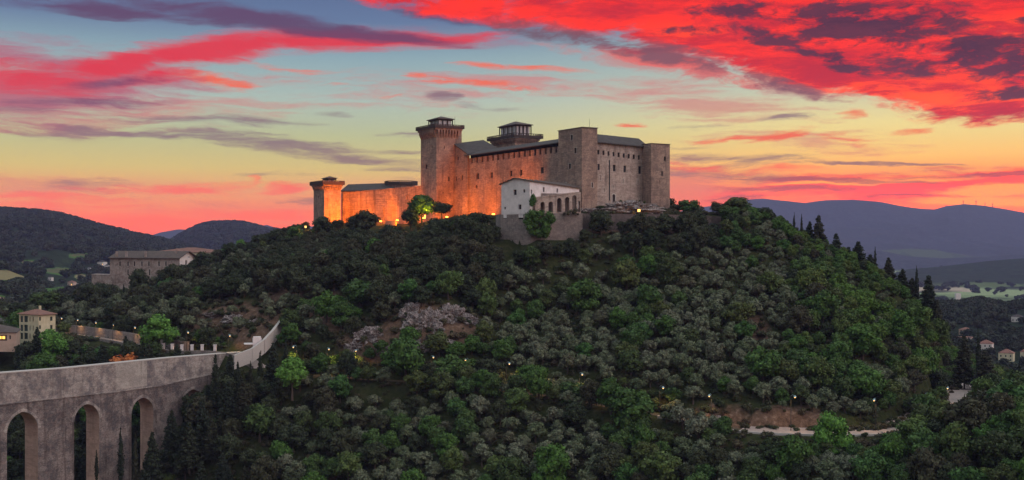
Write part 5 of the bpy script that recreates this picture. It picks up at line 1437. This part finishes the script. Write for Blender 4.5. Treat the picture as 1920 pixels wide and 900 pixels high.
for a in [
    ('cypress', 181, 905, 843, 'slim cypress standing alone against the bridge pier, leftmost', 352, .9), ('cypress', 226, 915, 800, 'tall narrow cypress at the foot of the bridge left of the third arch', 350, .75),
    ('conifer', 285, 915, 808, 'pointed fir in front of the third bridge arch', 352, .7), ('conifer', 322, 850, 768, 'flat topped pine between the third and fourth arches', 362, .8),
    ('conifer', 404, 770, 662, 'dark fir rising over the bridge parapet, tallest there', 372, .45), ('conifer', 446, 760, 676, 'dark fir just right of the tall fir at bridge end', 376, .42),
    ('cypress', 470, 740, 676, 'cypress in the dark clump right of the bridge end', 380, 1.1), ('cypress', 488, 735, 656, 'tallest cypress of the dark clump under the climbing wall', 382, 1.1), ('conifer', 512, 735, 640, 'conifer under the top of the climbing wall', 384, .8), ('cypress', 536, 720, 632, 'cypress right of the climbing wall, beside a lamp', 388, 1.0),
    ('conifer', 380, 850, 745, 'fir partly covering the fourth bridge arch', 360, .8), ('conifer', 355, 880, 790, 'low dark fir at the foot of the fourth arch', 354, .9), ('cypress', 254, 915, 810, 'second dark cypress right of the tall one by the bridge', 351, .8),
    ('conifer', 1535, 486, 402, 'spreading cedar with layered branches on the right skyline', 462, .9), ('cypress', 1489, 445, 398, 'small cypress on the skyline, left of a pair', 468, .8), ('cypress', 1503, 452, 401, 'small cypress on the skyline, right of a pair', 467, .8), ('conifer', 1518, 470, 414, 'dark conifer between the cypress pair and the cedar', 465, .9),
    ('conifer', 1568, 505, 436, 'dark bushy pine just below the cedar', 458, 1.0), ('conifer', 1609, 525, 452, 'rounded dark pine on the middle of the right ridge', 455, 1.2), ('cypress', 1641, 530, 462, 'thin cypress tip above the ridge pines', 454, .7), ('conifer', 1590, 525, 462, 'dark pine filling the ridge left of the rounded one', 456, 1.3),
    ('conifer', 1666, 545, 482, 'dark pine right of the thin cypress tip', 452, 1.0), ('conifer', 1632, 535, 476, 'squat dark pine behind the thin cypress tip', 455, 1.3), ('conifer', 1692, 560, 503, 'dark pine low on the right ridge', 449, 1.1), ('cypress', 1719, 580, 497, 'tall slim cypress standing clear on the right ridge', 446, .75),
    ('conifer', 1741, 622, 515, 'tall dark fir at the right edge of the hill', 440, .85), ('conifer', 1757, 650, 560, 'lower dark fir below the tall fir at the hill edge', 436, .8), ('conifer', 1710, 580, 520, 'small dark conifer left of the slim cypress', 447, 1.1),
    ('cypress', 1834, 720, 611, 'slim cypress pointing up before the town houses', 425, .6), ('cypress', 1912, 760, 676, 'dark cypress at the far right edge', 380, .9), ('conifer', 1808, 725, 628, 'broad dark fir left of the slim cypress by town', 415, .95), ('conifer', 1848, 735, 655, 'dark conifer mass under the slim cypress', 410, 1.2),
    ('cypress', 232, 552, 530, 'tiny cypress at the foot of the convent wall', 570, 1.1), ('conifer', 70, 665, 612, 'dark spruce in front of the cream villa', 455, .9), ('conifer', 109, 575, 542, 'small pointed conifer right of the round tree behind the villa', 575, 1.0)]:
    named_tree(a[0], a[1], a[2], a[3], a[4], a[5], a[6], seed=a[1])
for px, pb, pt, me, lab, Z, wf in [
    (604, 446, 405, DKB[0], 'dark round tree hiding the foot of the left orange tower', 575, 1.2), (662, 440, 404, DKB[1], 'smaller dark tree at left of a pair by the orange wall', 560, 1.0), (685, 440, 392, DKB[2], 'taller dark tree of the pair before the orange wall', 558, 1.05),
    (770, 428, 391, DKB[0], 'dense dark bush-like tree left of the flood-lit tree', 535, 1.15), (791, 424, 364, RT[1], 'tree lit yellow from below beside the tall tower', 540, 1.05), (828, 414, 376, RT[0], 'round dark tree with bare trunk before the glowing wall', 532, 1.25),
    (892, 440, 397, DKB[1], 'dark leafy tree left of the white house', 480, 1.5), (860, 425, 405, DKB[2], 'low dark shrubby tree between round tree and white house', 500, 1.6), (1290, 408, 374, RT[1], 'bushy green tree right of the castle on the skyline', 480, 1.3), (1267, 405, 381, RT[0], 'small tree touching the right castle tower', 484, 1.3),
    (1345, 410, 376, RT[0], 'open crowned tree on the skyline left of the tallest', 478, 1.0), (1383, 420, 368, RT[1], 'tallest open crowned tree on the right skyline', 474, 1.25), (1437, 432, 388, DKB[0], 'dark rounded tree where the right ridge starts falling', 468, 1.1), (1410, 425, 388, BL[1], 'green tree just right of the tallest skyline tree', 470, 1.0),
    (299, 657, 588, BRT[0], 'spreading green tree in front of the left road', 424, 1.25), (548, 742, 668, BRT[1], 'vivid lime green tree right of the bridge end', 371, .95), (85, 590, 546, RT[1], 'large round green tree behind the cream villa', 560, 1.4), (30, 600, 566, DKB[1], 'wide green tree behind the roofs at left edge', 545, 1.4),
    (381, 508, 470, DKB[2], 'dark tree in front of the convent gable', 575, 1.1), (345, 540, 495, DKB[0], 'dark tree leaning on the convent wall', 570, .9), (318, 560, 518, BL[0], 'green round tree below the convent corner', 545, 1.1), (425, 495, 465, BL[2], 'green tree right of the convent lamp', 585, 1.0), (452, 482, 447, BRT[0], 'bright edged tree on the left shoulder skyline', 585, .8), (487, 470, 438, DKB[1], 'dark skyline tree left of the hilltop', 585, 1.2),
    (160, 560, 530, DKB[2], 'dark tree left of the convent garden wall', 590, 1.1), (190, 558, 528, RT[0], 'round dark tree under the convent left corner', 582, 1.2), (520, 462, 428, DKB[0], 'dark tree on the skyline between convent and castle', 580, 1.2), (552, 455, 424, RT[1], 'green tree on the skyline beside the orange lamp', 580, 1.1),
    (1556, 880, 768, BRT[0], 'rounded bright green tree overlapping the road bend', 313, .85), (1180, 815, 725, BL[3], 'large green tree below the road in the middle', 335, 1.15), (1740, 850, 772, BRT[1], 'bright green tree where the road bends away', 322, 1.0), (1790, 840, 765, BL[0], 'green tree right of the road bend', 325, 1.1),
    (1868, 840, 722, DKB[1], 'big dark round tree at the lower right', 330, 1.2), (1070, 770, 712, BL[4], 'dark green tree hiding the road under the lamps', 352, 1.3), (100, 690, 615, BRT[1], 'bright green tree right of the villa', 448, .9), (78, 712, 660, BL[1], 'green bushy tree behind the bridge at far left', 425, 1.2), (850, 720, 664, BL[5], 'green tree under the pale cliff', 372, 1.4)]:
    named_tree('green', px, pb, pt, lab, Z, wf, me=me, seed=px)
for px, pb, pt, lab, Z in [(238, 685, 664, 'rust orange bush peeking over the bridge wall', 415), (262, 682, 668, 'small orange bush right of the rust one over the bridge', 418)]:
    named_tree('shrub', px, pb+8, pt-4, lab, Z, 1.25, me=AUT, seed=px)
# ivy on the white house corner and hedge below it
def mass(name, pts, leaf, per, m, label, cat, seed=3):
    R = np.random.default_rng(seed); c0 = np.array(pts[0][0]); base = Vector((c0[0], c0[1], min(p[0][2]-p[1] for p in pts)))
    V, Fc = leaf_arrays([((np.array(p)-np.array(base)), r) for p, r in pts], leaf, per, R)
    me = bpy.data.meshes.new(name); me.from_pydata([tuple(v) for v in V], [], Fc); me.materials.append(m); o = bpy.data.objects.new(name, me); COL.objects.link(o); o.location = base
    return setp(o, label, cat)
iv = []
R_ = random.Random(5)
for k in range(60):
    t = R_.random(); py = 400+42*t; cx = 1008+14*t*0; w = 34*(1-abs(t-.35)*.75)
    px = 1010+R_.uniform(-1, 1)*w*.85; Z = 438.5+R_.uniform(-1.2, .6)
    iv.append((tuple(P(px, py, Z)), R_.uniform(1.0, 1.9)))
for k in range(16):
    py = R_.uniform(366, 402); px = 999+R_.uniform(-5, 6)*(.4+(py-366)/40); iv.append((tuple(P(px, py, 438.8)), R_.uniform(.7, 1.2)))
mass('ivy', iv, .42, 34, M['green'], 'thick ivy covering the wall under the corner of the white house', 'ivy')
for (x0, x1, y0, y1, Z, lab) in [(1058, 1084, 393, 402, 443, 'small bushes on the ledge in front of the arcade'), (1160, 1215, 378, 386, 466, 'grassy bushes on the mound below the right castle wall')]:
    mass('hedge', [(tuple(P(R_.uniform(x0, x1), R_.uniform(y0, y1), Z+R_.uniform(-2, 2))), R_.uniform(.5, .9)) for _ in range(16)], .35, 50, M['scrub'], lab, 'bushes', 8)
# rocky mound between terrace wall and castle
def rock(px, py, Z, sx, sy, sz, label, seed, group=None, sub=5):
    bm = bmesh.new(); bmesh.ops.create_icosphere(bm, subdivisions=sub, radius=1)
    for v in bm.verts:
        c = v.co.copy(); n1 = noise.fractal(c*1.6+Vector((seed, 0, 0)), .7, 2.3, 7); n2 = noise.cell(Vector((c.x*5, c.y*5, c.z*3))+Vector((seed, 3, 0))); n3 = noise.cell(Vector((c.x*13, c.y*9, c.z*7))+Vector((seed, 7, 0)))
        v.co = c*(1+.42*n1+.16*n2+.09*n3); v.co.x *= sx; v.co.y *= sy; v.co.z *= sz
    me = bpy.data.meshes.new('rock_outcrop'); bm.to_mesh(me); bm.free(); me.materials.append(M['rock'])
    o = bpy.data.objects.new('rock_outcrop', me); COL.objects.link(o); o.location = P(px, py, Z); return setp(o, label, 'rock', group)
rock(1185, 392, 466, 11, 5, 3.0, 'rocky mound under the right castle facade', 1); rock(1120, 397, 462, 12, 4, 1.4, 'low rubble ledge between arcade and mound', 2)
for i, (px, py, sx, sz, lab) in enumerate([(800, 615, 7.5, 6.5, 'largest pale limestone cliff in the middle of the slope'), (845, 598, 6, 4.5, 'upper right pale cliff beside the largest one'), (770, 650, 4.5, 3.6, 'pale rock lower left of the largest cliff'), (822, 650, 5, 3.5, 'pale rock at the foot of the largest cliff'),
     (700, 635, 6.5, 3.6, 'long pale outcrop left of the cliff'), (668, 650, 4, 2.6, 'small outcrop above the lamps, left of the long one'), (770, 590, 3.4, 3.6, 'narrow rock rib left of the upper cliff'), (880, 603, 3.2, 2.2, 'small pale rock right of the upper cliff'), (730, 660, 4, 2.0, 'low pale rock band just above the road'),
     (605, 580, 3.4, 3, 'brownish outcrop up the slope from the bridge end'), (440, 600, 4.2, 2.2, 'grey rocks on the bare slope above the left road'), (410, 590, 5.0, 1.6, 'slanting rock ledge on the bare brown slope'), (480, 610, 3.0, 2, 'broken rocks left of the climbing wall'), (560, 605, 3, 2.4, 'dull rock right of the climbing wall top')]):
    p = hill_at(px, py)
    if p is None: continue
    rock(px, py, p.y+2.0, sx, 4.0, sz, lab, 10+i*3.1)
for i in range(9):
    px = [1302, 1322, 1345, 1368, 1398, 1425, 1450, 1010, 1130][i]; py = [772, 778, 782, 788, 794, 798, 800, 738, 752][i]
    p = hill_at(px, py)
    if p: 
        o = rock(px, py, p.y+.3, 1.0+.3*(i % 3), 1, .6+.2*(i % 2), 'small stones on the bare bank above the road bend' if i < 7 else 'small stone by the middle of the lamp-lit road', 50+i, 'stones beside the road', 2)

place_pts(52000, (-1180, 1240), (262, 700), 1.0)
place_pts(15000, (-1180, 1240), (262, 420), .92)
print('trees', len(TREES))
CASTLE_W = [(0, 'left of the villa'), (120, 'behind the bridge'), (330, 'above the left road'), (480, 'near the climbing wall'), (600, 'below the orange tower'), (760, 'under the orange wall'), (850, 'below the lookout tower'), (940, 'below the glowing facade'),
            (1040, 'below the white house'), (1120, 'below the corner tower'), (1200, 'below the pale right facade'), (1280, 'below the end tower'), (1390, 'under the skyline trees'), (1500, 'over the road bend'), (1600, 'below the cedar'), (1700, 'below the ridge pines'), (1800, 'by the right hill edge'), (9999, 'at lower right')]
def where(px, py):
    for x, n in CASTLE_W:
        if px < x+45: break
    ry = float(np.interp(px, [q[0] for q in ROAD[:16]], [q[1] for q in ROAD[:16]]))
    if py > ry: v = ['just under the road', 'beneath the road', 'low down at bottom'][min(2, int((py-ry)/58))]
    else: v = ['just above the road', 'on the lower terraces', 'halfway up the hill', 'on the upper slope', 'close under the hilltop'][min(4, int((ry-py)/62))]
    return v+' '+n
LOOK = {'olive': ('silvery olive', 'olive_tree', OL, 'olive trees'), 'green': ('green broadleaf', 'broadleaf_tree', BL, 'green broadleaf trees'), 'fresh': ('fresh green', 'broadleaf_tree', FR, 'fresh green trees'), 'dark': ('dark leafy', 'dark_tree', DKB, 'dark leafy trees'), 'shrub': ('low scrubby', 'shrub', SH, 'scrub bushes'), 'conifer': ('dark pointed conifer', 'conifer_tree', CO, 'small conifers')}
rest = {}
for k, (look, nm, var, grp) in LOOK.items():
    lst = sorted([t for t in TREES if t[3] == k], key=lambda t: -(t[4]/t[8])+(9 if not -20 < t[6] < 1940 or t[7] > 935 else 0))
    lim = 300
    if k in ('green', 'fresh'):
        both = sorted([t for t in TREES if t[3] in ('green', 'fresh')], key=lambda t: -(t[4]/t[8])+(9 if not -20 < t[6] < 1940 or t[7] > 935 else 0))[:262]; lim = sum(1 for t in both if t[3] == k)
    elif k == 'conifer': lim = 270
    elif k == 'shrub': lim = 295
    ind, rst = lst[:lim], lst[lim:]
    cells = {}
    for t in ind: cells.setdefault(where(t[6], t[7]), []).append(t)
    for wn, ts in cells.items():
        ts.sort(key=lambda t: t[6])
        for q, t in enumerate(ts):
            o = bpy.data.objects.new(nm, var[RNG.randrange(len(var))]); COL.objects.link(o)
            o.location = t[:3]; o.rotation_euler.z = t[5]; o.scale = (t[4]*RNG.uniform(.92, 1.08), t[4]*RNG.uniform(.92, 1.08), t[4]*RNG.uniform(.9, 1.15))
            size = 'large ' if t[4] > (1.4 if k != 'olive' else 1.2) else ('small ' if t[4] < .88 else '')
            noun = ' bush ' if k == 'shrub' else (' ' if k == 'conifer' else ' tree ')
            lab = size+look+noun+wn
            if len(ts) == 2: lab = lab+', '+('left of two' if q == 0 else 'right of two')
            elif len(ts) == 3: lab = lab+', '+['leftmost', 'middle one', 'rightmost'][q]
            elif len(ts) > 3 and q in (0, len(ts)-1): lab = lab+', '+('leftmost' if q == 0 else 'rightmost')
            setp(o, lab, 'bush' if k == 'shrub' else 'tree', grp+' '+wn)
    if rst: rest[k] = rst
    print(k, len(ind), len(rst))
# the uncountable remainder: one object of scattered copies per kind
def scatter(name, pts, var, label):
    """pts: (x, y, z, scale, rot)"""
    me = bpy.data.meshes.new(name); me.from_pydata([p[:3] for p in pts], [], [])
    a = me.attributes.new('scl', 'FLOAT', 'POINT'); a.data.foreach_set('value', [p[3] for p in pts])
    a = me.attributes.new('rot', 'FLOAT', 'POINT'); a.data.foreach_set('value', [p[4] for p in pts])
    a = me.attributes.new('idx', 'INT', 'POINT'); a.data.foreach_set('value', [RNG.randrange(len(var)) for p in pts])
    o = bpy.data.objects.new(name, me); COL.objects.link(o)
    src = bpy.data.collections.new(name+'_sources')
    for i, m in enumerate(var):
        q = bpy.data.objects.new('%s_source_%02d' % (name, i), m); src.objects.link(q)
    g = bpy.data.node_groups.new(name+'_scatter', 'GeometryNodeTree')
    g.interface.new_socket('Geometry', in_out='INPUT', socket_type='NodeSocketGeometry'); g.interface.new_socket('Geometry', in_out='OUTPUT', socket_type='NodeSocketGeometry')
    N = g.nodes; L = g.links; gi = N.new('NodeGroupInput'); go = N.new('NodeGroupOutput')
    ci = N.new('GeometryNodeCollectionInfo'); ci.inputs['Collection'].default_value = src; ci.inputs['Separate Children'].default_value = True; ci.inputs['Reset Children'].default_value = True
    io = N.new('GeometryNodeInstanceOnPoints'); io.inputs['Pick Instance'].default_value = True
    def attr(nm, tp):
        n = N.new('GeometryNodeInputNamedAttribute'); n.data_type = tp; n.inputs['Name'].default_value = nm; return n.outputs['Attribute']
    m2p = N.new('GeometryNodeMeshToPoints'); L.new(gi.outputs[0], m2p.inputs[0]); L.new(m2p.outputs[0], io.inputs['Points'])
    L.new(ci.outputs[0], io.inputs['Instance']); L.new(attr('idx', 'INT'), io.inputs['Instance Index'])
    cx = N.new('ShaderNodeCombineXYZ'); L.new(attr('rot', 'FLOAT'), cx.inputs[2]); L.new(cx.outputs[0], io.inputs['Rotation']); L.new(attr('scl', 'FLOAT'), io.inputs['Scale'])
    L.new(io.outputs[0], go.inputs[0])
    md = o.modifiers.new('scatter', 'NODES'); md.node_group = g
    return setp(o, label, 'vegetation', None, 'stuff')
for k, rst in rest.items():
    look, nm, var, grp = LOOK[k]
    scatter({'olive': 'olive_grove', 'green': 'broadleaf_wood', 'dark': 'dark_wood', 'fresh': 'westlit_wood', 'shrub': 'scrubland', 'conifer': 'conifer_wood'}[k], [(t[0], t[1], t[2], t[4], t[5]) for t in rst], var, grp+' covering the rest of the hill')
# undergrowth
und = []
for _ in range(26000):
    y = RNG.uniform(262, 640); x = RNG.uniform(-1160, 1190)*y/F; z = gz(x, y); px = 960+F*x/y; py = 450-F*z/y
    if py > 915 or px < -200 or px > 2150: continue
    p = Vector((x, y, 0))-O2; a, b = p.dot(AV), p.dot(BV)
    if -4 < a < 142 and -8 < b < 60: continue
    if not castle_free(x, y) and not (y < 520 and px > 1080): continue
    if min(dist_poly(x, y, road_pts), dist_poly(x, y, lroad_pts)) < 3.8: continue
    br = bare[min(bare.shape[0]-1, int((y-GY0)/GS)), min(bare.shape[1]-1, max(0, int((x-GX0)/GS)))]
    lawn = in_ell(px, py, 735, 443, 110, 20)
    if RNG.random() < br*.92 or (lawn and RNG.random() < .96): continue
    if not visible(x, y, z+2): continue
    und.append((x, y, z-.15, RNG.uniform(.3, .85), RNG.uniform(0, 6.28)))
print('undergrowth', len(und))
scatter('undergrowth', und, SH, 'low scrub and weeds between the trees')
# far woods: crowns along crests and slopes give the hills their ragged outline
R2 = np.random.default_rng(31); FARM = []
for s in range(4):
    c = crown_clumps(R2, 7, 4, 2, 9, 2.2); V, Fc = leaf_arrays(c, 1.6, 7, R2); me = bpy.data.meshes.new('far_crown'); me.from_pydata([tuple(v) for v in V], [], Fc); me.materials.append(M['far']); FARM.append(me)
def wood_on(name, G, n, sel, smin, smax, label, crest=0):
    X, Y, Z = G; pts = []; ny, nx = X.shape
    for _ in range(n):
        i = RNG.randrange(ny-1); j = RNG.randrange(nx-1)
        if crest and RNG.random() < crest: i = int(np.argmax(Z[:, j]))-RNG.randrange(0, 3)
        i = max(0, min(ny-2, i)); a, b = RNG.random(), RNG.random()
        p = [(A[i, j]*(1-a)+A[i+1, j]*a)*(1-b)+(A[i, j+1]*(1-a)+A[i+1, j+1]*a)*b for A in (X, Y, Z)]
        px = 960+F*p[0]/p[1]; py = 450-F*p[2]/p[1]
        if px < -60 or px > 1980 or not sel(px, py, i/ny): continue
        pts.append((p[0], p[1], p[2]-2, RNG.uniform(smin, smax), RNG.uniform(0, 6.28)))
    scatter(name, pts, FARM, label)
VH = [(90, 480, 16), (103, 478, 14), (103, 489, 16), (132, 493, 12), (193, 497, 16), (201, 503, 12), (168, 506, 10), (95, 527, 12), (85, 534, 14), (134, 536, 14), (148, 536, 10), (116, 539, 10), (73, 546, 10)]
def selL(px, py, t):
    if any(abs(px-a) < c and -6 < py-b < 9 for a, b, c in VH): return False
    if any(((px-a)/c)**2+((py-b)/d)**2 < 1.1 for a, b, c, d, v in FIELDS['wooded_hill']): return False
    if 85 < px < 160 and 470 < py < 500: return RNG.random() < .12
    if py > 515 and 75 < px < 160: return RNG.random() < .06
    if py > 500 and px < 60: return RNG.random() < .15
    return t > .50 or noise.noise(Vector((px/45, py/10, 2))) > -.02 and RNG.random() < .8
wood_on('hill_forest', hillL, 16000, selL, 1.0, 2.2, 'dark forest covering the hill behind the left valley', .18)
wood_on('spur_forest', spurL, 2500, lambda px, py, t: not any(((px-a)/c)**2+((py-b-3)/(d+3))**2 < 1.1 for a, b, c, d, v in FIELDS['near_spur']), .8, 1.5, 'dark trees on the near left rise', .1)
wood_on('middle_forest', hillM, 5000, lambda px, py, t: True, 1.6, 3.0, 'forest on the blue middle hill', .25)
def selR(px, py, t):
    for cx, cy, w in ((1811, 630, 22), (1850, 660, 24), (1889, 680, 26), (1908, 604, 20), (1918, 680, 16)):
        if abs(px-cx) < w and abs(py-cy) < 16: return RNG.random() < .10
    return px > 1640
wood_on('town_woods', woodR, 5200, selR, .7, 1.35, 'dark trees around the town houses on the right', .2)
hed = []
for _ in range(1500):
    y = RNG.uniform(1900, 6000); px = RNG.uniform(1560, 1960) if RNG.random() < .7 else RNG.uniform(-40, 300); x = (px-960)*y/F
    v = noise.noise(Vector((x/260, y/520, 7))); 
    if abs(v) < .10 or v > .28: hed.append((x, y, -151, RNG.uniform(1.0, 2.6), RNG.uniform(0, 6.28)))
scatter('hedgerows', hed, FARM, 'hedgerows and copses dividing the valley fields')

# ------------------------------------------------------------------ lamps
def street_lamp(px, pytop, label, group, Z=None, h=9.0, warm=True, side=1, power=900):
    k = (px-960)/F
    pts = road_pts if group.startswith('lamps along the hill') else lroad_pts
    best = min(pts, key=lambda p: abs(p.x/p.y-k)) if Z is None else None
    Zb = (best.y+4.0) if Z is None else Z
    g = gz(k*Zb, Zb); top = (450-pytop)*Zb/F; hh = max(3.5, min(11, top-g)); base = Vector((k*Zb, Zb, top-hh))
    e = empty('street_lamp', base, label, 'street lamp', group)
    mb = MB(); mb.tube(base, base+UP*hh, .11, .07, 6); mb.build('pole', M['metal'], e)
    t = base+UP*hh; ar_ = MB(); q = t+Vector((.35*side, -.5, .35)); r = t+Vector((.9*side, -1.2, .15)); ar_.tube(t, q, .06, .06, 5); ar_.tube(q, r, .06, .05, 5); ar_.build('arm', M['lampmetal'], e)
    hd = MB(); hd.tube(r+UP*.1, r-UP*.35, .16, .48, 8); ho_ = hd.build('lamp_shade', M['lampmetal'], e)
    bl_ = MB()
    c = r-UP*.48
    for a in range(6):
        t0, t1 = a*math.pi/3, (a+1)*math.pi/3
        bl_.face([c+Vector((math.cos(t0)*.24, math.sin(t0)*.24, 0)), c+Vector((math.cos(t1)*.24, math.sin(t1)*.24, 0)), c+UP*.25]); bl_.face([c-UP*.25, c+Vector((math.cos(t1)*.24, math.sin(t1)*.24, 0)), c+Vector((math.cos(t0)*.24, math.sin(t0)*.24, 0))])
    bl_.build('bulb', M['glow'], e)
    ld = bpy.data.lights.new('lamp_light', 'SPOT'); ld.energy = power; ld.color = (1, .52, .16); ld.spot_size = math.radians(150); ld.spot_blend = .6; ld.shadow_soft_size = .3
    lo = bpy.data.objects.new('lamp_light', ld); COL.objects.link(lo); lo.parent = e; lo.location = c-UP*.5-wloc(e)
    return e
PLACE = ['beside the climbing wall top', 'second from the climbing wall', 'glowing in leaves under the long pale outcrop', 'at the foot of the pale cliff', 'right of the cliff foot', 'below the tall tower, small', 'under the white house line', 'over the reddish bank', 'below the corner tower', 'over a golden bush, right of the reddish bank', 'left of the bare bank', 'with tall pole at the open road bend', 'right of the rounded green tree', 'in yellow leaves near the bend end', 'last one where the road turns away']
for i, (px, py) in enumerate([(556, 649), (613, 653), (673, 656), (808, 668), (878, 673), (950, 680), (1021, 689), (1086, 700), (1156, 713), (1237, 725), (1334, 740), (1483, 742), (1642, 748), (1735, 738), (1779, 726)]):
    street_lamp(px, py, 'street lamp on the hill road '+PLACE[i], 'lamps along the hill road', side=(1 if i % 2 else -1), power=1600)
for i, (px, py, l) in enumerate([(114, 596, 'behind the villa roof corner'), (144, 599, 'second on the left road'), (178, 604, 'over a golden bush left of the green tree'), (211, 608, 'dim one on the left road'), (251, 613, 'brightest, just left of the spreading green tree'), (350, 622, 'right of the spreading green tree'), (428, 628, 'near the bare brown slope')]):
    street_lamp(px, py, 'street lamp '+l, 'lamps along the left road', power=1000)
# ------------------------------------------------------------------ castle floodlights
def flood(px, py, Z, aim, power, label, col=(1, .20, .0), size=118, w=.9, box=True):
    p = P(px, py, Z); e = empty('floodlight', p, label, 'floodlight', 'floodlights at the castle foot')
    mb = MB(); mb.cbox(p.x, p.y, p.z, w*1.6, .5, .25); mb.cbox(p.x, p.y, p.z+.25, w*1.6, .6, .7); mb.build('housing', M['metal'], e)
    gl = MB(); gl.cbox(p.x, p.y-.06, p.z+.3, w*1.4, .66, .6); gl.build('lens', M['floodglow'], e)
    ld = bpy.data.lights.new('flood_light', 'SPOT'); ld.energy = power; ld.color = col; ld.spot_size = math.radians(size); ld.spot_blend = 1.0; ld.shadow_soft_size = .5
    lo = bpy.data.objects.new('flood_light', ld); COL.objects.link(lo); lo.parent = e; lo.location = (0, 0, 1.6)
    d = Vector(aim)-(p+UP*1.6); lo.rotation_euler = d.to_track_quat('-Z', 'Y').to_euler()
    return e
flood(631, 424, 609, P(622, 390, 625), 78000, 'floodlight box at the foot of the left orange tower')
flood(664, 421, 606, P(660, 390, 632), 93600, 'floodlight hidden behind the pair of dark trees')
flood(714, 417, 590, P(705, 390, 617), 96200, 'small glowing floodlight left of the low kerb wall')
flood(745, 415, 566, P(752, 388, 600), 96200, 'larger glowing floodlight right of the low kerb wall')
flood(795, 411, 556, P(800, 398, 572), 24000, 'floodlight below the lit tree by the tall tower')
flood(838, 409, 545, P(868, 385, 566), 50000, 'floodlight right of the round tree lighting the corner')
flood(874, 407, 528, P(905, 372, 548), 56000, 'floodlight in grass left of the white house')
flood(925, 404, 500, P(980, 335, 520), 62000, 'floodlight behind the white house lighting the long facade')
lt = P(797, 405, 533); ld = bpy.data.lights.new('flood_light', 'POINT'); ld.energy = 6000; ld.color = (1, .62, .05); ld.shadow_soft_size = .4; lo = bpy.data.objects.new('flood_light', ld); COL.objects.link(lo)
fe = empty('floodlight', lt, 'round lamp shining up into the yellow lit tree', 'floodlight', 'floodlights at the castle foot'); lo.parent = fe; lo.location = (1.2, -1.5, 2)
mb = MB(); mb.cbox(lt.x, lt.y, lt.z-1.0, .5, .5, 1.0); mb.tube(lt, lt+UP*.5, .3, .2, 8); mb.build('housing', M['floodglow'], fe)
for px, py, Z, l, c in [(573, 427, 585, 'orange lamp on a short pole left of the orange tower', 6), (413, 491, 590, 'bright lamp by the dark tree right of convent', 4), (1198, 397, 455, 'yellow lamp on the mound below the right facade', 3)]:
    p = P(px, py, Z); e = empty('lantern', p-UP*3, l, 'lantern')
    mb = MB(); mb.tube(p-UP*3, p, .1, .08, 6); mb.build('post', M['metal'], e)
    g = MB(); g.cbox(p.x, p.y, p.z, .9, .9, 1.0, .3); gh = g.build('lamp_glass', M['glow'], e); r = MB(); r.cbox(p.x, p.y, p.z+1.0, 1.2, 1.2, .2, .3); r.build('cap', M['metal'], e)
    ld = bpy.data.lights.new('lantern_light', 'POINT'); ld.energy = 1500*c/3; ld.color = (1, .42, .08); ld.shadow_soft_size = .6; lo = bpy.data.objects.new('lantern_light', ld); COL.objects.link(lo); lo.parent = e; lo.location = (0, -1.2, 3.4)
# low kerb wall between the two glowing boxes
mb = MB(); a, b = P(722, 420, 588), P(742, 419, 574); wall(mb, V2(a.x, a.y), V2(b.x, b.y), a.z-1, a.z+1.6, depth=.6, through=True); top_mesh(mb, 'kerb_wall', [M['rubble']], 'low dark kerb wall between two glowing floodlights', 'wall')

# ------------------------------------------------------------------ air
def build_haze(dens):
    mb = MB(); mb.box((-13000, -1500, -152), (26000, 0, 0), (0, 11800, 0), (0, 0, 152+470))
    o = mb.build('haze', bpy.data.materials.new('haze')); setp(o, 'pale evening haze filling the valleys', None, None, 'stuff')
    m = o.data.materials[0]; m.use_nodes = True; n = NT(m.node_tree); out = n.new('ShaderNodeOutputMaterial'); v = n.new('ShaderNodeVolumePrincipled')
    v.inputs['Color'].default_value = (.50, .50, 1.0, 1); v.inputs['Density'].default_value = dens; v.inputs['Anisotropy'].default_value = 0.0
    n.l.new(v.outputs[0], out.inputs['Volume'])
    return o
build_haze(4.6e-5)
